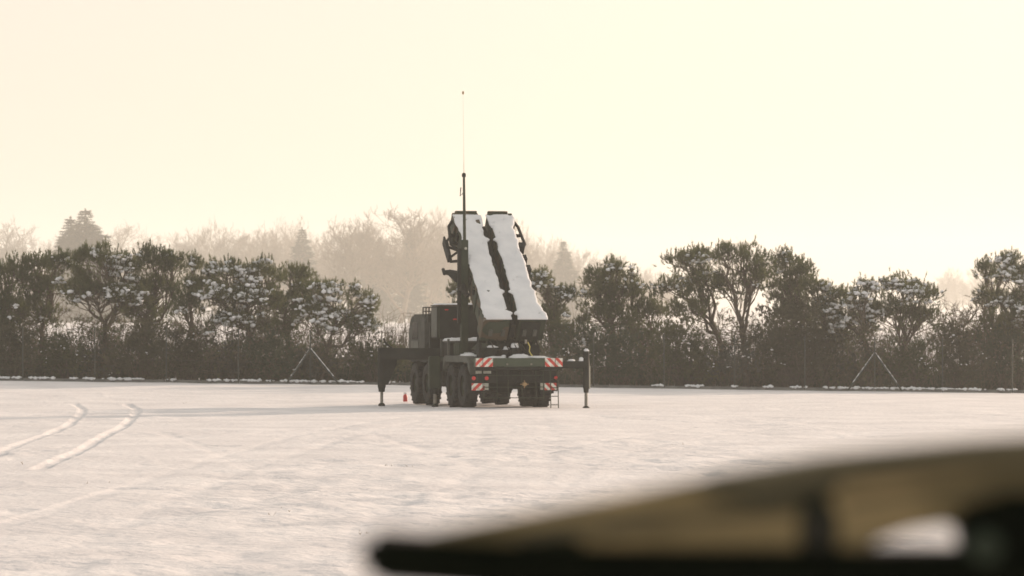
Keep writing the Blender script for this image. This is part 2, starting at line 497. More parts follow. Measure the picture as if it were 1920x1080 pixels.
def build_truck():
    T = truck
    # --- running gear
    b = MB()
    for s in (-1, 1):
        b.box(s * 0.42 - 0.06, s * 0.42 + 0.06, 0.30, 9.2, 0.82, 1.12)
    for v in (0.5, 2.5, 4.2, 5.2, 7.0, 9.0):
        b.box(-0.40, 0.40, v - 0.07, v + 0.07, 0.86, 1.08)
    b.build('chassis_frame', M['dark'], T, 0.01)
    for v in (1.8, 3.3, 6.6, 8.35):
        a = MB().tube([(-0.9, v, 0.63), (-0.25, v, 0.63), (-0.17, v, 0.63), (0.17, v, 0.63), (0.25, v, 0.63), (0.9, v, 0.63)], [0.10, 0.10, 0.22, 0.22, 0.10, 0.10], 12)
        a.build('axle', M['dark'], T, smooth=True)
    # --- eight wheels
    R, W = 0.625, 0.37
    tp = [(0.30, -W / 2 + .02), (0.42, -W / 2), (0.56, -W / 2 + .01), (0.605, -W / 2 + .05), (R, -W / 2 + .09), (R, W / 2 - .09), (0.605, W / 2 - .05), (0.56, W / 2 - .01), (0.42, W / 2), (0.30, W / 2 - .02)]
    first = None
    for v in (1.8, 3.3, 6.6, 8.35):
        for s in (-1, 1):
            if first is None:
                hub = MB().lathe([(0.0, -0.12), (0.13, -0.12), (0.15, -0.06), (0.15, 0.12)], (0, 0, 0), 16).build('wheel', M['dark'], T)
                ty = MB().lathe(tp, (0, 0, 0), 36)
                for k in range(36):          # tread blocks across the rolling face
                    a = 2 * math.pi * k / 36
                    er, et = np.array((0, math.cos(a), math.sin(a))), np.array((0, -math.sin(a), math.cos(a)))
                    sh = 0.04 if k % 2 else -0.04
                    for x0 in (-0.165, 0.01):
                        ty.frame_box(np.array((x0 + sh * 0.3, 0, 0)) + er * (R - 0.01) - et * 0.032, (0.155, 0, 0), et * 0.064, er * 0.028)
                to = ty.build('tyre', M['rubber'], hub)
                ri = MB().lathe([(0.31, -0.12), (0.29, -0.08), (0.26, -0.02), (0.15, -0.05)], (0, 0, 0), 24).build('rim', M['green'], hub, smooth=True)
                first = (hub, to, ri)
                w = hub
            else:
                w = first[0].copy(); link(w, T)
                for ch in first[1:]:
                    c = ch.copy(); link(c, w)
            w.location = (s * 1.06, v, R + 0.005)
            w.rotation_euler = (0.3 * v, 0, 0) if s < 0 else (0.2 * v, 0, math.pi)
    # --- mudguards and side boxes
    for s in (-1, 1):
        x0, x1 = (-1.25, -0.80) if s < 0 else (0.80, 1.25)
        MB().prism([(0.75, 0.95), (0.75, 1.30), (1.2, 1.48), (4.1, 1.48), (4.25, 1.36), (4.25, 1.05), (3.95, 1.30), (1.15, 1.30)], x0, x1).build('rear_mudguard', M['grey'], T, 0.02)
        MB().prism([(5.15, 1.00), (5.15, 1.34), (5.4, 1.50), (8.8, 1.50), (9.0, 1.30), (8.85, 1.28), (7.2, 1.32), (5.4, 1.28)], x0, x1).build('front_mudguard', M['dark'], T, 0.02)
    MB().box(-1.22, -0.55, 4.30, 4.95, 0.62, 1.30).build('fuel_tank', M['dark'], T, 0.06)
    MB().box(0.55, 1.22, 4.30, 5.0, 0.58, 1.30).build('tool_box', M['dark'], T, 0.03)
    # --- deck, rear beam and what hangs under it
    MB().box(-1.18, 1.18, 0.26, 6.3, 1.31, 1.43).build('deck', M['green'], T, 0.01)
    beam = MB().box(-1.25, 1.25, 0.0, 0.24, 1.19, 1.43).build('rear_beam', M['beam'], T, 0.015)
    MB().box(-1.25, 1.25, 0.03, 0.20, 1.10, 1.185).build('lower_lip', M['dark'], beam)
    for x0, x1, sg in ((-1.25, -1.055, 'strL'), (-1.035, -0.76, 'strL'), (0.745, 1.035, 'strR'), (1.055, 1.25, 'strR')):
        MB().box(x0, x1, -0.022, -0.003, 1.19, 1.43).build('warning_panel', M[sg], T)
    MB().box(-1.14, 1.14, 0.22, 0.36, 0.74, 1.08).build('underrun_bar', M['dark'], T, 0.02)
    for x0, x1, sg in ((-1.32, -0.96, 'strL'), (0.78, 1.12, 'strR')):
        MB().box(x0, x1, 0.17, 0.19, 0.53, 0.73).build('warning_panel', M[sg], T)
    MB().box(-0.945, -0.84, 0.17, 0.19, 0.54, 0.73).build('side_plate', M['plate'], T)
    MB().box(0.66, 0.765, 0.17, 0.19, 0.54, 0.73).build('side_plate', M['plate'], T)
    MB().box(-1.30, -0.80, 0.20, 0.25, 0.50, 0.78).build('lamp_bracket', M['dark'], T)
    MB().box(0.64, 1.16, 0.20, 0.25, 0.50, 0.78).build('lamp_bracket', M['dark'], T)
    for x, w in ((-1.20, 0.17), (-0.98, 0.22)):
        MB().box(x, x + w, 0.19, 0.21, 1.00, 1.075).build('licence_plate', M['plate'], T)
    for x in (-1.27, -0.90, 1.10):
        l = MB().tube([(x, 0.13, 0.87), (x, 0.19, 0.87)], 0.055, 14).build('tail_light', M['red'], T)
        MB().tube([(x, 0.15, 0.87), (x, 0.24, 0.87)], 0.068, 14).build('housing', M['dark'], l)
    h = MB().tube([(0.17, 0.02, 0.70), (0.17, 0.10, 0.70), (0.17, 0.22, 0.70)], [0.06, 0.04, 0.05], 12).build('tow_hitch', M['rust'], T)
    MB().box(0.05, 0.29, 0.06, 0.09, 0.688, 0.712).box(0.158, 0.182, 0.055, 0.085, 0.59, 0.81).build('jaw', M['rust'], h)
    st = MB()
    for x in (-1.02, -0.62, -0.30, 0.10, 0.50, 0.72):
        st.tube([(x, 0.10, 1.10), (x + 0.02, 0.12, 0.30)], 0.012, 6)
    for z in (0.32, 0.62, 0.95):
        st.tube([(-1.02, 0.115, z), (0.74, 0.115, z)], 0.012, 6)
    st.build('step_frame', M['green'], T)
    ld = MB()
    for x in (0.92, 1.14):
        ld.tube([(x, 0.08, 1.12), (x, 0.02, 0.03)], 0.014, 6)
    for z in (0.12, 0.36, 0.60, 0.84):
        ld.tube([(0.92, 0.04, z), (1.14, 0.04, z)], 0.012, 6)
    ld.build('ladder', M['green'], T)
    for s in (-1, 1):
        MB().box(s * 1.06 - 0.20, s * 1.06 + 0.20, 1.02, 1.04, 0.42, 1.28).build('mudflap', M['rubber'], T)
    # --- cab
    cab = MB().prism([(6.95, 1.25), (6.95, 2.52), (7.15, 2.70), (8.9, 2.70), (9.25, 2.45), (9.42, 1.9), (9.42, 1.25)], -1.20, 1.20).build('cab', M['tarp'], T, 0.07)
    for s in (-1, 1):
        MB().box(min(s * 1.203, s * 1.215), max(s * 1.203, s * 1.215), 7.95, 8.75, 1.95, 2.45).build('side_window', M['glass'], cab)
        MB().box(min(s * 1.203, s * 1.220), max(s * 1.203, s * 1.220), 7.82, 8.88, 1.32, 1.90).build('door', M['grey'], cab, 0.01)
    MB().box(-0.9, 0.9, 9.36, 9.425, 1.95, 2.35).build('windscreen', M['glass'], cab)
    MB().box(-0.55, 0.55, 6.935, 6.948, 2.0, 2.4).build('rear_window', M['glass'], cab)
    rr = MB()
    for v in (6.75, 6.75 + 0.42, 6.75 + 0.84):
        rr.tube([(-1.12, v, 2.45), (-1.12, v, 2.90)], 0.022, 6)
        rr.tube([(1.12, v, 2.45), (1.12, v, 2.90)], 0.022, 6)
    for z in (2.78, 2.90):
        rr.tube([(-1.12, 6.75, z), (-1.12, 7.59, z)], 0.018, 6).tube([(1.12, 6.75, z), (1.12, 7.59, z)], 0.018, 6)
        rr.tube([(-1.12, 6.75, z), (1.12, 6.75, z)], 0.018, 6)
    rr.build('roof_rail', M['dark'], T)
    MB().tube([(-1.0, 6.75, 1.4), (-1.0, 6.75, 2.55), (-1.0, 6.72, 2.75)], 0.09, 10).build('exhaust_stack', M['dark'], T)
    MB().box(-1.16, 1.16, 6.40, 6.62, 1.45, 2.40).build('spare_stowage', M['dark'], T, 0.03)
    # --- generator box
    gen = MB().box(-1.20, 1.20, 5.20, 6.05, 1.98, 2.92).build('generator_box', M['dark'], T, 0.015)
    MB().box(-1.215, -1.202, 5.24, 6.00, 2.02, 2.88).build('side_panel', M['grey'], gen)
    MB().box(-1.22, 1.22, 5.17, 6.08, 2.925, 2.96).build('lid', M['camo'], gen)
    for x in (-1.17, -0.40, 0.40, 1.14):
        MB().box(x, x + 0.035, 5.175, 5.198, 2.0, 2.90).build('door_strip', M['green'], gen)
    for x, z in ((-0.98, 2.80), (-0.73, 2.52)):
        MB().box(x, x + 0.10, 5.18, 5.197, z, z + 0.035).build('red_marker', M['red'], gen)
    snow_slab('snow_cover', gen, lambda A, B: (np.stack([-1.2 + 2.4 * A, 5.2 + 0.86 * B, A * 0 + 2.96], -1), np.array((0, 0, 1.0))), 30, 10, 0.05, 41)
    # --- equipment box in front of it, with posts and a snowy top
    eq = MB().box(-1.08, 0.7, 4.0, 5.10, 1.46, 1.86).build('equipment_box', M['dark'], T, 0.02)
    MB().box(-1.12, 0.74, 3.94, 5.14, 1.865, 1.90).build('lid', M['grey'], eq)
    snow_slab('snow_cover', eq, lambda A, B: (np.stack([-1.10 + 1.8 * A, 3.96 + 1.15 * B, A * 0 + 1.90], -1), np.array((0, 0, 1.0))), 26, 14, 0.10, 42)
    for x, v in ((-1.16, 4.95), (-1.16, 4.0)):
        MB().box(x, x + 0.06, v, v + 0.06, 1.44, 1.96).build('corner_post', M['grey'], T)
    snow_lump('snow_heap', T, (-0.98, 2.2, 1.475), (0.22, 1.0, 0.10), 5)
    snow_lump('snow_heap', T, (-0.55, 0.45, 1.432), (0.30, 0.15, 0.05), 6)
    snow_lump('snow_heap', T, (0.15, 0.42, 1.432), (0.36, 0.14, 0.11), 7)
    snow_lump('snow_heap', T, (0.62, 0.40, 1.432), (0.40, 0.13, 0.06), 8)
    # --- turntable and lifting gear
    tt = MB().tube([(0, 2.0, 1.43), (0, 2.0, 1.56), (0, 2.0, 1.66)], [0.95, 0.95, 0.80], 28).build('turntable', M['dark'], T)
    for s in (-1, 1):
        MB().prism([(0.75, 1.62), (1.0, 2.05), (1.35, 2.05), (3.1, 1.66)], s * 0.62 - 0.07, s * 0.62 + 0.07).build('hinge_bracket', M['green'], T, 0.01)
        ram = MB().tube([(s * 0.45, 3.0, 1.7), (s * 0.45, 2.75, 2.5)], 0.09, 10).build('lifting_ram', M['dark'], T)
        MB().tube([(s * 0.45, 2.75, 2.5), (s * 0.45, 2.55, 3.15)], 0.055, 10).build('rod', M['steel'], ram)
    for x0, x1, v0, v1, z0, z1 in ((-0.86, -0.52, 0.55, 0.95, 1.45, 1.72), (-0.42, -0.12, 0.6, 1.0, 1.45, 1.66), (0.34, 0.72, 0.5, 1.0, 1.45, 1.80), (-1.02, -0.92, 0.6, 0.9, 1.45, 1.86)):
        MB().box(x0, x1, v0, v1, z0, z1).build('control_box', M['dark'], T, 0.02)
    for c, r, sd in (((-0.62, 0.62, 1.725), (0.15, 0.08, 0.07), 21), ((-0.20, 0.7, 1.665), (0.10, 0.1, 0.09), 22), ((0.02, 0.6, 1.72), (0.12, 0.07, 0.13), 23), ((-0.32, 0.52, 1.47), (0.07, 0.06, 0.05), 24)):
        snow_lump('snow_heap', T, c, r, sd)
    MB().box(-0.10, 0.14, 0.52, 0.75, 1.45, 1.72).build('control_box', M['dark'], T, 0.02)
    MB().tube([(0.36, 0.46, 1.88), (0.42, 0.44, 1.75), (0.40, 0.44, 1.62), (0.46, 0.43, 1.52), (0.52, 0.44, 1.46)], 0.016, 8).build('yellow_hose', M['yellow'], T)
    MB().tube([(0.30, 0.44, 1.84), (0.30, 0.44, 1.95)], 0.035, 10).build('valve', M['steel'], T)
    for k in range(7):
        x = -0.7 + 0.22 * k
        MB().tube([(x, 0.8, 2.0), (x + 0.05, 0.55, 1.80 - 0.03 * (k % 3)), (x + 0.12, 0.5, 1.62), (x + 0.04, 0.62, 1.47)], 0.018, 6).build('cable', M['rubber'], T)

    # --- the two launch canisters
    al = math.radians(37.5)
    D = np.array((0, math.cos(al), math.sin(al)))
    N = np.array((0, -math.sin(al), math.cos(al)))
    U = np.array((1.0, 0, 0))
    O = np.array((-0.04, 0.30, 2.50))
    L, H = 5.15, 0.72
    def pt(u, s, n): return O + U * u + D * s + N * n
    def bar(b, u0, u1, s0, s1, n0, n1): b.frame_box(pt(u0, s0, n0), U * (u1 - u0), D * (s1 - s0), N * (n1 - n0)); return b
    for ci, (u0, u1) in enumerate(((-0.84, -0.14), (0.14, 0.78))):
        can = bar(MB(), u0, u1, 0, L, -H, 0).build('launch_canister', M['camo'], T, 0.03)
        o0, o1 = (u0 - 0.07, u1) if ci == 0 else (u0, u1 + 0.11)
        for s0, s1 in ((0.0, 0.5), (4.6, L)):
            bar(MB(), o0 - 0.002, o1 + 0.002, s0 - 0.004, s1 + 0.004, -H - 0.02, 0.012).build('end_collar', M['green'] if ci else M['camo'], can, 0.015)
        for s in (1.25, 2.5, 3.75):
            bar(MB(), u0 - 0.035, u1 + 0.035, s, s + 0.10, -H - 0.03, 0.028).build('rib', M['green'], can)
        bar(MB(), u0 + 0.02, u1 - 0.02, L + 0.006, L + 0.06, -H + 0.02, 0.05).build('front_cover', M['camo'], can, 0.015)
        bar(MB(), u0 + 0.05, u1 - 0.03, -0.05, -0.006, -H + 0.05, -0.05).build('rear_cover', M['dark'] if ci else M['camo'], can, 0.02)
        bar(MB(), u0 + 0.12, u0 + 0.22, -0.10, -0.05, -0.5, -0.3).build('latch', M['grey'], can)
        bar(MB(), u1 - 0.22, u1 - 0.12, -0.10, -0.05, -0.5, -0.3).build('latch', M['grey'], can)
        for s in (0.6, 1.6, 2.1, 3.0, 3.4, 4.2):
            bar(MB(), u1 - 0.002 if ci else u0 - 0.05, u1 + 0.05 if ci else u0 + 0.002, s, s + 0.16, -0.34, -0.14).build('side_lug', M['dark'], can)
        # lying snow: ragged edge along the inner side, bulging over the ribs
        nu, nv = 150, 26
        a = np.linspace(0, 1, nu)[:, None]; t = np.linspace(0, 1, nv)[None, :]
        sd = 50 + 9 * ci
        lo = u0 - 0.01 + 0.022 * vnoise(a * 26, a * 0, sd) + 0.018 * vnoise(a * 9, a * 0, sd + 1)
        hi = u1 + 0.01 + 0.022 * vnoise(a * 26, a * 0, sd + 2) + 0.018 * vnoise(a * 9, a * 0, sd + 3)
        s_ = a * (L - 0.10) + 0.01
        ends = sstep(0.85, 0.45, s_) + sstep(4.35, 4.65, s_)
        ribs = sum(np.exp(-((s_ - (r + 0.05)) / 0.07) ** 2) for r in (0.25, 1.25, 3.75))
        inner = 0.10 * ribs + 0.05 * sstep(0.62, 0.0, s_) + 0.07 * sstep(4.4, 4.55, s_)
        outer = 0.02 * ribs + (0.10 if ci else 0.05) * ends + (0.06 if ci else 0.0) * sstep(0.6, 0.0, s_)
        if ci == 0: hi = hi - 0.02 + inner; lo = lo - outer
        else: lo = lo + 0.02 - inner; hi = hi + outer
        uu = lo + (hi - lo) * t
        e = np.minimum(np.minimum(t, 1 - t) * 0.8, np.minimum(a * L, (1 - a) * L))
        hh = 0.022 + 0.048 * np.sqrt(np.clip(e / 0.10, 0, 1)) * (0.9 + 0.25 * vnoise(a * 16 + 0 * t, t * 2.5 + 0 * a, sd + 4) + 0.14 * vnoise(a * 45 + 0 * t, t * 6 + 0 * a, sd + 5)) + 0.018 * ribs
        thin = vnoise(a * 34 + 0 * t, t * 5 + 0 * a, sd + 6) + 0.5 * vnoise(a * 80 + 0 * t, t * 9 + 0 * a, sd + 7)
        edge_ = sstep(0.22, 0.04, np.minimum(t, 1 - t)) + 0.7 * sstep(0.5, 0.2, s_) + 0.7 * sstep(4.3, 4.7, s_)
        hh = hh * (0.85 + 0.25 * vnoise(a * 7 + 0 * t, t * 2 + 0 * a, sd + 8)) - 0.16 * np.clip(thin - 0.95 + 0.35 * np.clip(edge_, 0, 1), 0, 1)
        ss = np.broadcast_to(s_, uu.shape)
        top = O + uu[..., None] * U + ss[..., None] * D + hh[..., None] * N
        over = np.maximum(u0 - uu, 0) + np.maximum(uu - u1, 0)
        bot = O + uu[..., None] * U + ss[..., None] * D + (0.003 - 0.0 * over)[..., None] * N
        V = np.concatenate([top.reshape(-1, 3), bot.reshape(-1, 3)])
        i = np.arange(nu - 1)[:, None] * nv + np.arange(nv - 1)[None, :]
        Tq = np.stack([i, i + nv, i + nv + 1, i + 1], -1).reshape(-1, 4)
        n = nu * nv
        rim = np.concatenate([np.arange(nv), np.arange(1, nu) * nv + nv - 1, (nu - 1) * nv + np.arange(nv - 2, -1, -1), np.arange(nu - 2, 0, -1) * nv])
        r2 = np.roll(rim, -1)
        F = np.concatenate([Tq, Tq[:, ::-1] + n, np.stack([rim, r2, r2 + n, rim + n], -1)])
        arrays('snow_cover', V, F, M['snow'], can, smooth=True)
    # cradle under and between the canisters
    b = MB()
    bar(b, -0.07, 0.07, 0.1, L - 0.3, -H - 0.10, -0.25)
    for u in (-0.62, 0.48):
        bar(b, u, u + 0.14, 0.0, L - 0.6, -H - 0.20, -H - 0.035)
    for s in (0.3, 1.8, 3.3):
        bar(b, -0.85, 0.85, s, s + 0.14, -H - 0.34, -H - 0.205)
    b.build('cradle', M['dark'], T, 0.01)
    # angled frames on the outer flanks of the muzzles
    for s_ in (-1, 1):
        k = 1.0 if s_ < 0 else 0.85
        b = MB()
        p = [pt(s_ * 0.92, 4.95, -0.15), pt(s_ * (0.92 + 0.13 * k), 4.75, -0.20), pt(s_ * (0.92 + 0.20 * k), 3.95, -0.25), pt(s_ * 0.94, 3.7, -0.30)]
        b.tube(p, 0.045, 6)
        b.tube([pt(s_ * 0.92, 4.45, -0.3), pt(s_ * (0.92 + 0.17 * k), 4.35, -0.22)], 0.05, 6)
        b.tube([pt(s_ * 0.92, 4.1, -0.35), pt(s_ * (0.92 + 0.2 * k), 3.95, -0.25)], 0.06, 6)
        if s_ < 0:
            b.tube([pt(-0.92, 4.75, -0.55), pt(-1.08, 4.6, -0.62), pt(-1.10, 3.7, -0.70), pt(-0.93, 3.6, -0.6)], 0.05, 6)
            bar(b, -1.24, -1.19, 3.55, 4.45, -0.62, -0.34)
            b.tube([pt(-1.2, 4.2, -0.5), pt(-0.9, 4.0, -0.5)], 0.04, 6).tube([pt(-1.2, 3.6, -0.5), pt(-0.9, 3.9, -0.5)], 0.04, 6)
        b.build('muzzle_frame', M['dark'], T)
    b = MB()
    b.tube([pt(-0.85, 2.55, -0.45), pt(-1.15, 2.65, -0.45), pt(-1.35, 2.80, -0.42), pt(-1.50, 2.80, -0.42)], [0.22, 0.17, 0.09, 0.06], 10)
    b.tube([pt(-1.50, 2.72, -0.42), pt(-1.50, 2.95, -0.42)], 0.05, 8)
    b.tube([pt(-0.95, 2.5, -0.45), pt(-1.05, 2.15, -0.55), pt(-0.92, 1.9, -0.6)], [0.12, 0.10, 0.06], 8)
    b.build('side_arm', M['dark'], T)
    for s, w in ((3.55, 0.20), (2.95, 0.16), (2.45, 0.18), (1.5, 0.12)):
        MB().frame_box(pt(0.78, s, -0.3), U * w, D * 0.22, N * 0.26).build('flank_bracket', M['dark'], T)

    # --- antenna mast: square casing, telescopic tube, whip
    mu, mv = -1.02, 2.45
    mast = MB().box(mu - 0.10, mu + 0.10, mv - 0.10, mv + 0.10, 1.43, 4.80).build('mast', M['green'], T, 0.015)
    MB().box(mu - 0.19, mu - 0.103, mv - 0.06, mv + 0.08, 2.4, 4.55).build('winch_rail', M['dark'], mast, 0.01)
    MB().tube([(mu + 0.01, mv, 4.80), (mu, mv, 5.8), (mu - 0.01, mv, 6.72)], [0.048, 0.042, 0.034], 10).build('tube', M['green'], mast)
    MB().tube([(mu - 0.01, mv, 6.60), (mu - 0.01, mv, 6.70)], 0.06, 10).tube([(mu - 0.02, mv, 6.15), (mu - 0.12, mv, 6.05), (mu - 0.10, mv, 6.3)], 0.015, 6).build('clamp', M['dark'], mast)
    MB().tube([(mu - 0.01, mv, 6.70), (mu - 0.015, mv, 7.3), (mu - 0.035, mv, 8.98)], [0.007, 0.003, 0.0014], 6).build('whip', M['rust'], mast)
    MB().tube([(mu - 0.035, mv, 8.96), (mu - 0.035, mv, 8.99), (mu - 0.035, mv, 9.04), (mu - 0.035, mv, 9.06)], [0.01, 0.028, 0.028, 0.01], 8).build('tip', M['rust'], mast)
    MB().tube([(mu + 0.02, mv - 0.105, 4.55), (mu + 0.02, mv - 0.125, 4.55)], 0.04, 10).build('bolt', M['plate'], mast)

    # --- fittings: jerry cans, grab handles, hoses, snow dust on ledges
    for v in (2.2, 2.45, 2.70):
        j = MB().box(-1.235, -1.08, v, v + 0.2, 1.485, 1.86).build('jerry_can', M['green'], T, 0.03)
        MB().tube([(-1.16, v + 0.04, 1.86), (-1.16, v + 0.05, 1.90), (-1.16, v + 0.15, 1.90), (-1.16, v + 0.16, 1.86)], 0.012, 6).build('handle', M['dark'], j)
    for x in (-0.62, 0.58):
        MB().tube([(x, 0.02, 1.20), (x, -0.05, 1.16), (x + 0.16, -0.05, 1.16), (x + 0.16, 0.02, 1.20)], 0.014, 6).build('grab_handle', M['dark'], T)
    for x, d in ((-0.45, 0.3), (-0.2, 0.42), (0.42, 0.35)):
        MB().tube([(x, 0.2, 1.12), (x + 0.03, 0.08, 1.12 - d * 0.7), (x + 0.12, 0.08, 1.12 - d), (x + 0.24, 0.1, 1.12 - d * 0.6), (x + 0.26, 0.22, 1.1)], 0.016, 8).build('hose_or_lit_edge', M['rubber'], T)
    for x in (-0.35, 0.35):
        MB().tube([(x, -0.004, 1.26), (x, -0.03, 1.26)], 0.03, 10).build('eye_bolt', M['steel'], T)
    # --- stabilisers
    def stabiliser(u, v, ur, vr, zt, zc, cw, arm_z, th):
        s = 1 if u > 0 else -1
        arm = MB()
        a, c = np.array((ur, vr, arm_z)), np.array((u, v, arm_z))
        d = c - a; d /= np.linalg.norm(d)
        w = np.cross(d, (0, 0, 1))
        arm.frame_box(a - w * 0.12 + np.array((0, 0, -th / 2)), c - a, w * 0.24, (0, 0, th))
        ao = arm.build('stabiliser', M['dark'], T, 0.02)
        MB().tube([(u, v, zc - 0.10), (u, v, zc), (u, v, zc + 0.05), (u, v, zt - 0.04), (u, v, zt)], [cw * 0.75, cw * 0.85, cw, cw, cw * 0.8], 14).build('casing', M['dark'], ao)
        MB().tube([(u, v, 0.06), (u, v, zc)], 0.045, 12).build('ram', M['steel'], ao)
        MB().tube([(u, v, -0.02), (u, v, 0.03), (u, v, 0.07)], [0.10, 0.10, 0.06], 16).build('foot_pad', M['dark'], ao)
        return ao
    left = stabiliser(-2.73, 5.9, -1.05, 5.05, 1.70, 0.50, 0.12, 1.52, 0.34)
    MB().prism([(-2.72, 1.66), (-2.25, 1.66), (-2.30, 1.20), (-2.55, 0.62), (-2.72, 0.58)], 5.80, 6.00, 'y').build('gusset', M['dark'], left, 0.02)
    MB().tube([(-2.45, 5.75, 1.70), (-2.60, 5.85, 1.80), (-2.68, 5.9, 1.98)], 0.03, 6).build('handle', M['dark'], left)
    MB().box(-2.42, -2.22, 5.70, 5.74, 1.56, 1.62).build('amber_reflector', M['rust'], left)
    right = stabiliser(2.06, 0.46, 1.15, 0.42, 1.62, 0.55, 0.092, 1.24, 0.20)
    MB().tube([(2.17, 0.50, 0.55), (2.17, 0.50, 1.2)], 0.02, 6).tube([(2.15, 0.50, 1.2), (2.14, 0.50, 1.58)], 0.02, 6).build('hose_or_lit_edge', M['plate'], right)  # pale line puts the sunlit right edge of the casing into colour
    snow_lump('snow_heap', right, (2.06, 0.46, 1.62), (0.08, 0.08, 0.07), 31)
    snow_lump('snow_heap', right, (1.62, 0.44, 1.342), (0.12, 0.09, 0.05), 32)
    snow_lump('snow_heap', right, (1.90, 0.40, 1.342), (0.07, 0.08, 0.11), 33)
    mid = stabiliser(-1.42, 4.55, -1.0, 4.55, 1.38, 0.46, 0.13, 1.15, 0.26)
    MB().box(-1.60, -1.27, 4.42, 4.68, 0.50, 1.46).build('guard', M['green'], mid, 0.03)
    stabiliser(1.45, 5.1, 1.0, 5.1, 1.38, 0.46, 0.12, 1.15, 0.26)


build_truck()

# small red canister standing beside the front wheel
Y0 = 105.0
rp = at(760, 753, Y0)
rc = empty('red_canister', (rp[0], Y0, gz(rp[0], Y0)))
rc.scale = (0.8, 0.8, 0.85)
tag(rc, 'small red canister standing on the snow beside the front wheel', 'canister')
MB().tube([(0, 0, 0), (0, 0, 0.02), (0, 0, 0.20), (0, 0, 0.25), (0, 0, 0.28)], [0.075, 0.085, 0.085, 0.06, 0.03], 16).build('body', M['redpaint'], rc, smooth=True)
MB().tube([(0.03, 0, 0.27), (0.03, 0, 0.31), (-0.05, 0, 0.32), (-0.06, 0, 0.28)], 0.012, 6).build('handle', M['dark'], rc)


# ------------------------------------------------------------------ vegetation
class Tubes:
    """thin branches: vectorised three- or five-sided straight pieces"""
    def __init__(self): self.a, self.b, self.ra, self.rb = [], [], [], []
    def seg(self, a, b, ra, rb):
        self.a.append(a); self.b.append(b); self.ra.append(ra); self.rb.append(rb)
    def path(self, pts, r0, r1):
        n = len(pts) - 1
        for i in range(n):
            self.seg(pts[i], pts[i + 1], r0 + (r1 - r0) * i / n, r0 + (r1 - r0) * (i + 1) / n)
    def geo(self, k=4):
        A, B = np.array(self.a), np.array(self.b)
        d = B - A
        d /= np.linalg.norm(d, axis=1, keepdims=True) + 1e-9
        h = np.where(np.abs(d[:, 2:3]) < 0.9, np.array([[0, 0, 1.0]]), np.array([[1.0, 0, 0]]))
        u = np.cross(d, h); u /= np.linalg.norm(u, axis=1, keepdims=True)
        w = np.cross(d, u)
        t = 2 * np.pi * np.arange(k) / k
        ring = u[:, None] * np.cos(t)[None, :, None] + w[:, None] * np.sin(t)[None, :, None]
        V = np.concatenate([A[:, None] + ring * np.array(self.ra)[:, None, None], B[:, None] + ring * np.array(self.rb)[:, None, None]], 1)
        i = np.arange(k); j = (i + 1) % k
        f = np.stack([i, j, j + k, i + k], -1)
        F = (np.arange(len(A)) * 2 * k)[:, None, None] + f[None]
        return V.reshape(-1, 3), F.reshape(-1, 4)


def needles(P, AX, K, length, width, spread, r):
    """K blades round each shoot (position P, axis AX): one triangle each"""
    n = len(P)
    d = AX[:, None, :] + r.normal(0, spread, (n, K, 3))
    d /= np.linalg.norm(d, axis=2, keepdims=True)
    base = P[:, None, :] + AX[:, None, :] * r.uniform(0, length * 0.9, (n, K, 1))
    l = length * r.uniform(0.6, 1.15, (n, K, 1))
    s = np.cross(d, r.normal(0, 1, (n, K, 3)))
    s /= np.linalg.norm(s, axis=2, keepdims=True) + 1e-9
    V = np.stack([base - s * width / 2, base + s * width / 2, base + d * l], 2).reshape(-1, 3)
    return V, np.arange(n * K * 3).reshape(-1, 3)


_ico = None
def lumps(C, Rd, r):
    """irregular snow clods"""
    global _ico
    if _ico is None:
        bm = bmesh.new(); bmesh.ops.create_icosphere(bm, subdivisions=1, radius=1.0)
        bm.verts.ensure_lookup_table()
        _ico = (np.array([v.co[:] for v in bm.verts]), np.array([[v.index for v in f.verts] for f in bm.faces]))
        bm.free()
    v, f = _ico
    n = len(C)
    k = r.uniform(0.65, 1.3, (n, len(v), 1))
    sc3 = np.stack([Rd * r.uniform(0.8, 1.3, n), Rd * r.uniform(0.8, 1.3, n), Rd * r.uniform(0.45, 0.8, n)], -1)
    V = C[:, None] + v[None] * k * sc3[:, None]
    F = f[None] + (np.arange(n) * len(v))[:, None, None]
    return V.reshape(-1, 3), F.reshape(-1, 3)


def curve(a, b, sag, r, n=5, jit=0.08):
    a, b = np.array(a, float), np.array(b, float)
    L = np.linalg.norm(b - a)
    pts = []
    off = r.normal(0, jit * L, 3)
    for i in range(n + 1):
        t = i / n
        p = a + (b - a) * t + off * math.sin(math.pi * t) + np.array((0, 0, sag * L * math.sin(math.pi * t)))
        if 0 < i < n: p = p + r.normal(0, 0.02 * L, 3)
        pts.append(p)
    return pts


